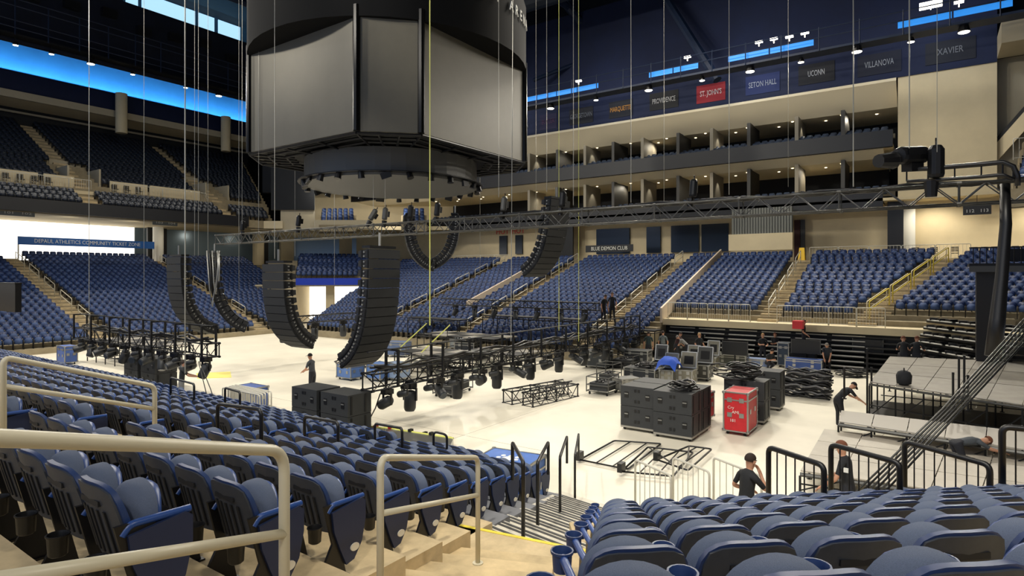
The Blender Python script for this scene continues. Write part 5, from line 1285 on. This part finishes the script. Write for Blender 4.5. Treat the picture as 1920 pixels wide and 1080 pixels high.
for z in (.6, 1.2, 2.4, 3.0): MB().cyl((-14, 0, z), (46, 0, z), .05, 6).build('guard_bar', STEELB, t)
pm_ = MB().cyl((0, 0, 0), (0, 0, 3.0), .05, 6).mesh('guard_post', STEELB)
for k in range(24): ob('guard_post', pm_, t, (-8+k*2.3, 0, 0))
# roof trusses
for k, y in enumerate((16, 28, 40, 52)):
    t = thing('roof_truss', 'deep dark blue steel roof truss crossing above the arena, %s from the camera' % NUM[k], 'roof truss', (0, y, 30), 0, 'roof trusses')
    MB().cyl((8, 0, 0), (50, 0, 0), .32, 8).build('bottom_chord', STEELB, t); MB().cyl((2, 0, 5), (58, 0, 5), .3, 8).build('top_chord', STEELB, t)
    w0_ = MB().cyl((0, 0, 0), (3.5, 0, 5), .16, 6).mesh('web_member', STEELB); w1_ = MB().cyl((0, 0, 5), (3.5, 0, 0), .16, 6).mesh('web_member', STEELB)
    for i in range(12): ob('web_member', (w0_, w1_)[i % 2], t, (8+3.5*i, 0, 0))
for k, (a, b_, r_) in enumerate([(pxd(1225, -40, 52), pxd(1345, 150, 47), .35), (pxd(1040, -20, 55), pxd(1130, 95, 60), .4), (pxd(1000, 150, 58), pxd(1130, 100, 58), .2), (pxd(1320, 130, 60), pxd(1600, -20, 52), .25), (pxd(1100, 100, 60), pxd(1330, 0, 55), .2), (pxd(1180, 180, 55), pxd(1260, 60, 56), .15)]):
    o = MB().cyl((0, 0, 0), b_-a, r_, 8).build('roof_strut', STEELB, None, a); tag(o, 'dark blue diagonal roof strut above the side catwalk, %s of six' % NUM[k], 'strut', 'roof struts')
o = MB().cyl((0, 0, 0), (0, 30, 0), 1.0, 14).build('air_duct', mat('dark duct', (26, 36, 50), .5, metal=.3), None, (42, 14, 28)); tag(o, 'round dark air duct running under the roof beside the catwalk', 'duct')
for k in range(9):
    o = MB().box((0, 0, 0), (1.2, .6, .7)).build('roof_unit', BLKM, None, (18+k*2.9, 61.2, 28+.35*(k % 3))); tag(o, 'small dark equipment box on the end catwalk, %s from the left' % NUM[k], 'equipment', 'boxes on the end catwalk')
# ticket zone banner
xa, xb = 18.35, 29.6; t = thing('banner', 'long blue community ticket zone banner behind the far end seats', 'banner', ((xa+xb)/2, 65.5, 8.0))
MB().bb((-(xb-xa)/2, 0, -.36), ((xb-xa)/2, .04, .36)).build('vinyl', mat('banner blue', (34, 98, 178), .6), t)
def fit_text(txt, W_, size, m, loc, xdir, par):
    return words_text('lettering', txt, size, m, loc, xdir, par, ext=.01, fitw=W_)
MB().bb((-(xb-xa)/2, .04, -2.0), (-(xb-xa)/2+.1, .12, .36)).build('support_post', GALV, t); MB().bb(((xb-xa)/2-.1, .04, -2.0), ((xb-xa)/2, .12, .36)).build('support_post', GALV, t)
fit_text('DEPAUL ATHLETICS COMMUNITY TICKET ZONE', 8.7, .5, mat('white banner text', (225, 232, 240), .6), (-.1, -.03, 0), (1, 0, 0), t)
c = onX(1142, 466, 48.9); t = thing('banner', 'black club sign with white letters above the opposite seats', 'sign', c); ya, yb = onX(1098, 466, 48.9).y-c.y, onX(1187, 466, 48.9).y-c.y
MB().bb((0, yb, -.3), (.06, ya, .32)).build('sign_panel', BLK, t); fit_text('BLUE DEMON CLUB', (ya-yb)*.76, .48, mat('white sign text', (225, 225, 215), .6), (-.03, 0, 0), (0, -1, 0), t)
c = onX(1832, 394, 50.6); t = thing('section_sign', 'dark section number sign hanging over the right concourse', 'sign', c)
MB().cyl((.04, 0, .3), (.04, 0, 10.35-c.z), .02, 6).build('hanger', BLKM, t); MB().bb((0, -.75, -.3), (.08, .75, .3)).build('sign_panel', mat('sign charcoal', (40, 40, 42), .5), t); fit_text('112   113', 1.15, .3, LET, (-.03, 0, -.05), (0, -1, 0), t)
for k, (px_, t1) in enumerate(((33, '101   102'), (310, '103   104'))):
    c = onY(px_, 404 if k == 0 else 421, 58.6); c.z = 9.8; t = thing('section_sign', 'grey section sign under the balcony fascia, %s' % ('far left' if k == 0 else 'left of the arrays'), 'sign', c)
    MB().bb((-1.1, 0, -.22), (1.1, .08, .22)).build('sign_panel', mat('sign grey', (110, 116, 118), .5), t); fit_text(t1, 1.7, .26, LET, (0, -.03, 0), (1, 0, 0), t)
# end concourse columns and glazing
for k, (px0_, px1_, m_, y_) in enumerate([(277, 286, BLK, 68.5), (287, 306, mat('white column', (232, 230, 220), .6), 67.5), (306, 313, BLK, 69), (495, 503, BLK, 68), (475, 494, CREAM, 68.5)]):
    xa, xb = onY(px0_, 450, y_).x, onY(px1_, 450, y_).x
    struct(MB().lathe([((xb-xa)/2, 0), ((xb-xa)/2, 4.0)], 16, ((xa+xb)/2, y_, 6.15)).build('trim_50', m_) if m_ is not BLK else MB().bb((xa, y_, 6.15), (xb, y_+.3, 10.1)).build('trim_51', m_))
for k, (px0_, px1_, m_) in enumerate([(516, 636, GLASSB), (745, 870, CREAM), (660, 745, GLASSB), (636, 660, CREAM)]):
    a, b_ = pxd(px0_, 450, 80), pxd(px1_, 450, 80); n_ = Vector((.7, .7, 0))*.3; a.z = b_.z = 0
    lo = [a, b_, b_+n_, a+n_]; struct(MB().hexa([p+Vector((0, 0, 6)) for p in lo], [p+Vector((0, 0, 10.4)) for p in lo]).build('wall_corner_concourse', m_))
# upper corner: black box, cream pier and seat blocks
def corner_slab(name, px0_, px1_, z0, z1, m_, dist=63, th=1.0, kind=True):
    a, b_ = pxd(px0_, 450, dist), pxd(px1_, 450, dist); n_ = head((math.degrees(math.atan(((px0_+px1_)/2-CX)/F))))*th; a.z = b_.z = 0
    lo = [a, b_, b_+n_, a+n_]; o = MB().hexa([p+Vector((0, 0, z0)) for p in lo], [p+Vector((0, 0, z1)) for p in lo]).build(name, m_); return struct(o) if kind else o
corner_slab('wall_upper_corner', 508, 590, 11.9, 17.2, BLACKW, 64); corner_slab('wall_corner_pier', 526, 590, 9.7, 11.9, CREAM_D, 64.3)
corner_slab('trim_60', 470, 530, 9.9, 10.7, CREAM, 64); corner_slab('trim_61', 588, 700, 9.9, 10.8, CREAM_D, 64); corner_slab('wall_corner_cream', 560, 1000, 6.2+4.2, 20, CREAM, 76, 1)
corner_slab('wall_corner_dark', 492, 1000, 14.8, 26, BLACKW, 72, 1)
corner_slab('ceiling_corner', 470, 1060, 9.9, 10.3, CREAM, 66, 16)
UPC = []
for i in range(4):
    for (p0_, p1_) in ((598, 668), (752, 800)):
        a, b_ = pxd(p0_, 450, 64+.85*i), pxd(p1_, 450, 64+.85*i); a.z = b_.z = 0
        v_ = (-head(math.degrees(math.atan(((p0_+p1_)/2-CX)/F)))); seat_row(UPC, a, b_, 10.3+.42*i, v_, .6)
        c = a-v_*0; lo = [a, b_, b_-v_*.85, a-v_*.85]; struct(MB().hexa([p+Vector((0, 0, 9.6)) for p in lo], [p+Vector((0, 0, 10.3+.42*i)) for p in lo]).build('seating_tier', CONC_F))
o = ob('stadium_seats', join_template('stadium_seats', tv, tf, tm, UPC, [SEATF, SEATF2, BLK])); stuff(tag(o, 'two small seat blocks in the upper far corner under the drum', 'seats'))
# railings, chairs and doors of the side concourse
def wheel_chair(p, face, label, grp, m_=BLKM):
    t = thing('metal_chair', label, 'chair', p, face, grp); MB().bb((-.2, -.21, .43), (.22, .21, .47)).build('seat', m_, t)
    b = MB(); 
    for z in (.58, .7, .82): b.bb((-.24, -.2, z), (-.2, .2, z+.07))
    for y in (-.2, .2): b.bb((-.24, y-.015, .45), (-.2, y+.015, .9))
    b.build('backrest', m_, t)
    lg_ = MB().cyl((0, 0, 0), (0, 0, .44), .015, 5).mesh('leg', ALUD)
    for x in (-.19, .2):
        for y in (-.2, .2): ob('leg', lg_, t, (x, y, 0))
for k, px_ in enumerate((1538, 1574, 1618, 1716, 1751, 1790)):
    p = onX(px_, 460, 50.4); p.z = 6.0; wheel_chair(p, 0 if False else PI, 'black barred chair behind the white railing, %s from the left' % NUM[k], 'chairs on the right concourse')
for k in range(5):
    p = onX(855+k*16, 470, 50.5); p.z = 6.0; wheel_chair(p, PI, 'pale chair on the concourse left of the club sign, %s from left' % NUM[k], 'chairs on the middle concourse')
for k in range(7):
    p = Vector((16.4+.95*k if k < 4 else 24.3+1.0*(k-4), 61.2, 12.35)); wheel_chair(p, -PI/2, 'dark chair on the balcony platform at far left, %s from left' % NUM[k], 'chairs on the balcony platform')
def rail_run(a, b_, n, label, grp, m_=GALV, h=1.0, bars=9):
    a, b_ = Vector(a), Vector(b_)
    for k in range(n): bar_rail('concourse_railing', a.lerp(b_, k/n), a.lerp(b_, (k+.97)/n), '%s, %s section' % (label, NUM[k]), m_, h, bars, .022, grp)
ya, yb = onX(1518, 460, 48.9).y, onX(1822, 460, 48.9).y
rail_run((48.9, ya, 6.0), (48.9, yb, 6.0), 5, 'white barred railing of the right concourse', 'right concourse railing')
ya, yb = onX(852, 470, 48.9).y, onX(955, 470, 48.9).y
rail_run((48.9, ya, 6.0), (48.9, yb, 6.0), 4, 'white railing of the middle concourse', 'middle concourse railing')
rail_run((36.15, 13.5, 2.28), (36.15, 8.6, 2.28), 4, 'galvanised barrier left of the front aisle', 'front walkway barriers')
rail_run((36.15, 7.2, 2.28), (36.15, 2.0, 2.28), 4, 'galvanised barrier right of the front aisle', 'front walkway barriers')
rail_run((15.5, 60.9, 12.3), (22.3, 60.9, 12.3), 4, 'white railing of the left balcony platform', 'balcony platform railing')
rail_run((24.0, 60.9, 12.3), (32.6, 60.9, 12.3), 4, 'white railing of the right balcony platform', 'balcony platform railing')
def srail(label, a, b_, m_, grp): return rail_loop('aisle_rail', a, b_, label, 'handrail', m_, .95, .028, grp)
for nm_, yc, i0 in (('first', 34.7, -6), ('second', 26.5, -6), ('third', 16.8, -6), ('fourth', 7.9, 0)):
    k = 0; i = i0
    while i < 12:
        X0 = 37.4+T_S*i; z0_ = 2.55+R_S*i
        srail('pale aisle rail of the %s side aisle, %s going up' % (nm_, NUM[k]), (X0, yc, z0_), (X0+1.9, yc, z0_+.6), GALV, 'side aisle rails'); i += 3.4; k += 1
for k in range(4):
    i = .2+3.2*k; X0 = 37.4+T_S*i; z0_ = 2.55+R_S*i; m_ = mat('yellow painted rail', (222, 200, 60), .5)
    srail('%s aisle rail of the slanted right aisle, %s going up' % ('yellow taped', NUM[k]), (X0, hY(i), z0_), (X0+2.2, hY(i+2.7), z0_+.7), m_, 'slanted aisle rails')
    srail('white rail beside the yellow one in the slanted aisle, %s going up' % NUM[k], (X0, hY(i)+.12, z0_), (X0+2.2, hY(i+2.7)+.12, z0_+.7), RAILC, 'slanted aisle rails')
for nm_, xc in (('left', 17.8), ('right', 29.5)):
    for k in range(5):
        i = 3.5+4*k; Y0 = 46+.82*i; z0_ = .35+R_E*i
        srail('pale aisle rail of the %s end aisle, %s going up' % (nm_, NUM[k]), (xc, Y0, z0_), (xc, Y0+2.1, z0_+.65), RAILC, 'end aisle rails')
def sidebox(name, px0_, px1_, z0, z1, m_, x=52.8, th=.2):
    ya, yb = onX(px0_, 450, x).y, onX(px1_, 450, x).y
    return struct(MB().bb((x, yb, z0), (x+th, ya, z1)).build(name, m_))
sidebox('door_1', 1664, 1694, 6.0, 10.3, BLK, 51.6); sidebox('door_2', 1489, 1500, 6.0, 9.4, mat('dark red door', (70, 40, 40), .6)); sidebox('door_3', 1501, 1509, 6.0, 9.4, ALUD)
sidebox('trim_70', 1694, 1716, 6.0, 10.3, mat('white column', (232, 230, 220), .6), 52.0, .6)
sidebox('wall_louvre', 1372, 1486, 8.2, 10.2, mat('grey panel', (98, 100, 96), .6), 49.6, .2); sidebox('wall_parapet', 1366, 1486, 6.9, 8.2, CREAM, 49.4, .3)
ya, yb = onX(1372, 450, 49.5).y, onX(1486, 450, 49.5).y; lv = MB().bb((49.52, -.04, 8.2), (49.6, .04, 10.2)).mesh('trim_71', mat('louvre fin', (120, 122, 116), .5))
for k in range(22): struct(ob('trim_71', lv, None, (0, yb+(ya-yb)*(k+.5)/22, 0)))
for k, (a, b_) in enumerate(((1315, 1366), (1212, 1238), (1258, 1310), (1118, 1180))): sidebox('window_%d' % (20+k), a, b_, 7.0, 9.4, GLASSD)
sidebox('window_30', 936, 950, 7.2, 9.2, GLASSD); sidebox('window_31', 966, 979, 7.2, 9.2, GLASSD); sidebox('trim_72', 1030, 1074, 6.1, 10.3, BLACKW, 51.0)
for k, (a, b_) in enumerate(((936, 950), (966, 979))):
    c = onX((a+b_)/2, 443, 52.5); o = words_text('menu_sign', 'HOT', .8, mat('red sign letters', (190, 40, 46), .6), (52.4, c.y, 9.6), (0, -1, 0)); tag(o, 'small red lettering sign above the %s concession opening' % ('left' if k == 0 else 'right'), 'sign', 'concession signs')
c = onX(1503, 468, 48.8); t = thing('wet_floor_sign', 'yellow folding floor sign at the top of the fourth aisle', 'sign', (48.9, c.y, 6.0)); MB().ext([(-.25, -.25, 0), (-.25, .25, 0), (0, .17, 1.0), (0, -.17, 1.0)], (.03, 0, 0)).build('front_board', mat('yellow plastic', (235, 190, 30), .5), t); MB().ext([(.25, -.25, 0), (.25, .25, 0), (.04, .17, 1.0), (.04, -.17, 1.0)], (.03, 0, 0)).build('rear_board', mat('yellow plastic', (235, 190, 30), .5), t)
# upper right corner: cream beam, stair wall, upper seats
struct(MB().bb((47.5, -14, 19.2), (50.8, -3.4, 20.6)).build('trim_80', CREAM_D)); struct(MB().bb((52, -14, 10.3), (52.3, -3.3, 19.5)).build('wall_stair', CREAM_D))
a0, a1 = pxd(1795, 342, 42), pxd(1950, 165, 38); dn = Vector((0, 0, -.35))
struct(MB().hexa([a0+dn, a1+dn, a1+dn+Vector((1.5, 0, 0)), a0+dn+Vector((1.5, 0, 0))], [a0, a1, a1+Vector((1.5, 0, 0)), a0+Vector((1.5, 0, 0))]).build('trim_81', BLACKW))
dn2 = Vector((0, 0, -1.6)); struct(MB().hexa([a0+dn2, a1+dn2, a1+dn2+Vector((1.2, 0, 0)), a0+dn2+Vector((1.2, 0, 0))], [a0+dn, a1+dn, a1+dn+Vector((1.2, 0, 0)), a0+dn+Vector((1.2, 0, 0))]).build('wall_stair_side', CREAM))
a = pxd(1842, 232, 45); struct(MB().box(a, (.1, 1.6, 2.6)).build('window_40', mat('blue door light', (120, 170, 230), .5, emit=(190, 215, 250), es=1.0)))
UPR = []
for i in range(7):
    p = pxd(1895+4*i, 320-14*i, 33+.9*i); p2_ = p+Vector((-.6, -6, 0)); v_ = Vector((-1, .3, 0)); seat_row(UPR, p, p2_, p.z-1.0, v_, .52)
    lo = [p-Vector((0, 0, 2)), p2_-Vector((0, 0, 2)), p2_+Vector((.9, 0, -2)), p+Vector((.9, 0, -2))]; struct(MB().hexa(lo, [q+Vector((0, 0, 1.0)) for q in lo]).build('seating_tier', CONC_F))
o = ob('stadium_seats', join_template('stadium_seats', tv, tf, tm, UPR, [SEATF, SEATF2, BLK])); stuff(tag(o, 'few rows of upper seats cut off by the right edge', 'seats'))
a = pxd(1900, 300, 31); bar_rail('upper_railing', a, a+Vector((.3, -2.4, 0)), 'white barred railing in front of the upper right seats', GALV, 1.1, 10)

# cable runs lying in the low lighting trusses, and small fixtures between the large ones
for k in range(3):
    cable('cable_bundle', [(12.6+i*.7, 14+.12*math.sin(i*1.3+k*2), 2.05+.06*math.sin(i*2.1+k)+.06*k) for i in range(29)], .04, BLK, 'black cable run lying in the centre lighting truss, %s strand' % NUM[k], 'cables in the centre truss')
for k in range(3):
    cable('cable_bundle', [(11.9+.12*math.sin(i*1.3+k*2), 22+i*.6, 2.5+.06*math.sin(i*2.1+k)+.06*k) for i in range(20)], .04, BLK, 'black cable run lying in the left lighting truss, %s strand' % NUM[k], 'cables in the left truss')
for i in range(16):
    moving_light((13.7+i*1.2, 13.75, 1.5), 'small black wash light on the near side of the centre truss, %s along' % NUM[i], 1.2, .9*(-1)**i, 'small wash lights of the centre truss', .62)
for i in range(10):
    moving_light((11.65, 22.8+i*1.12, 1.98), 'small black wash light on the near side of the left truss, %s along' % NUM[i], 1.2, .9*(-1)**i, 'small wash lights of the left truss', .62)
# more gear in the far staging
for k, (x, y, c_) in enumerate([(29.2, 14.8, DKG), (30.8, 13.2, (40, 42, 46)), (28.4, 23.2, (50, 54, 60)), (26.2, 26.8, (90, 110, 150)), (32.6, 20.4, (36, 38, 42)), (33.0, 16.2, (44, 46, 50)), (24.6, 22.2, (60, 62, 66))]):
    flight_case('dark equipment case in the far staging area, %s from the camera' % NUM[k], (x, y, 0), .1*k, (.8, 1.3, .8), c_)
for k, (x, y) in enumerate([(30.0, 14.0), (27.8, 22.4), (32.0, 19.0), (24.0, 20.6), (21.5, 25.5)]): cable_pile('black cable heap in the far staging area, %s of five' % NUM[k], (x, y, 0), 1.5, .5, n=9)
stage_frame('high black staging frame nearest the bleacher aisle', 33.2, 13.2, 1.2, 4.8, 1.7)
stage_frame('black staging frame far behind the long one', 31.0, 26.0, 1.2, 4.8, 1.9)
# dark follow spot platform and tower at the right edge
p = pxd(1850, 500, 24.5); t = thing('spot_platform', 'black platform with railing on a dark tower at the right edge', 'platform', (p.x, p.y, 0))
MB().bb((-.35, -.35, 0), (.35, .35, p.z)).build('tower', BLK, t); MB().bb((-.9, -3.2, p.z), (.9, .6, p.z+.12)).build('platform_deck', BLKM, t); MB().bb((-.92, -3.2, p.z-.22), (-.86, .6, p.z+.02)).build('edge_board', ALUD, t)
me_ = MB().cyl((-.85, 0, p.z+.1), (-.85, 0, p.z+.75), .018, 5).mesh('railing_bar', BLK)
for k in range(18): ob('railing_bar', me_, t, (0, -3.1+k*.21, 0))
MB().cyl((-.85, -3.2, p.z+.75), (-.85, .6, p.z+.75), .025, 6).build('top_rail', BLK, t)
MB().box((0, -.9, p.z+.45), (.5, .9, .5)).build('spot_fixture', BLKM, t)
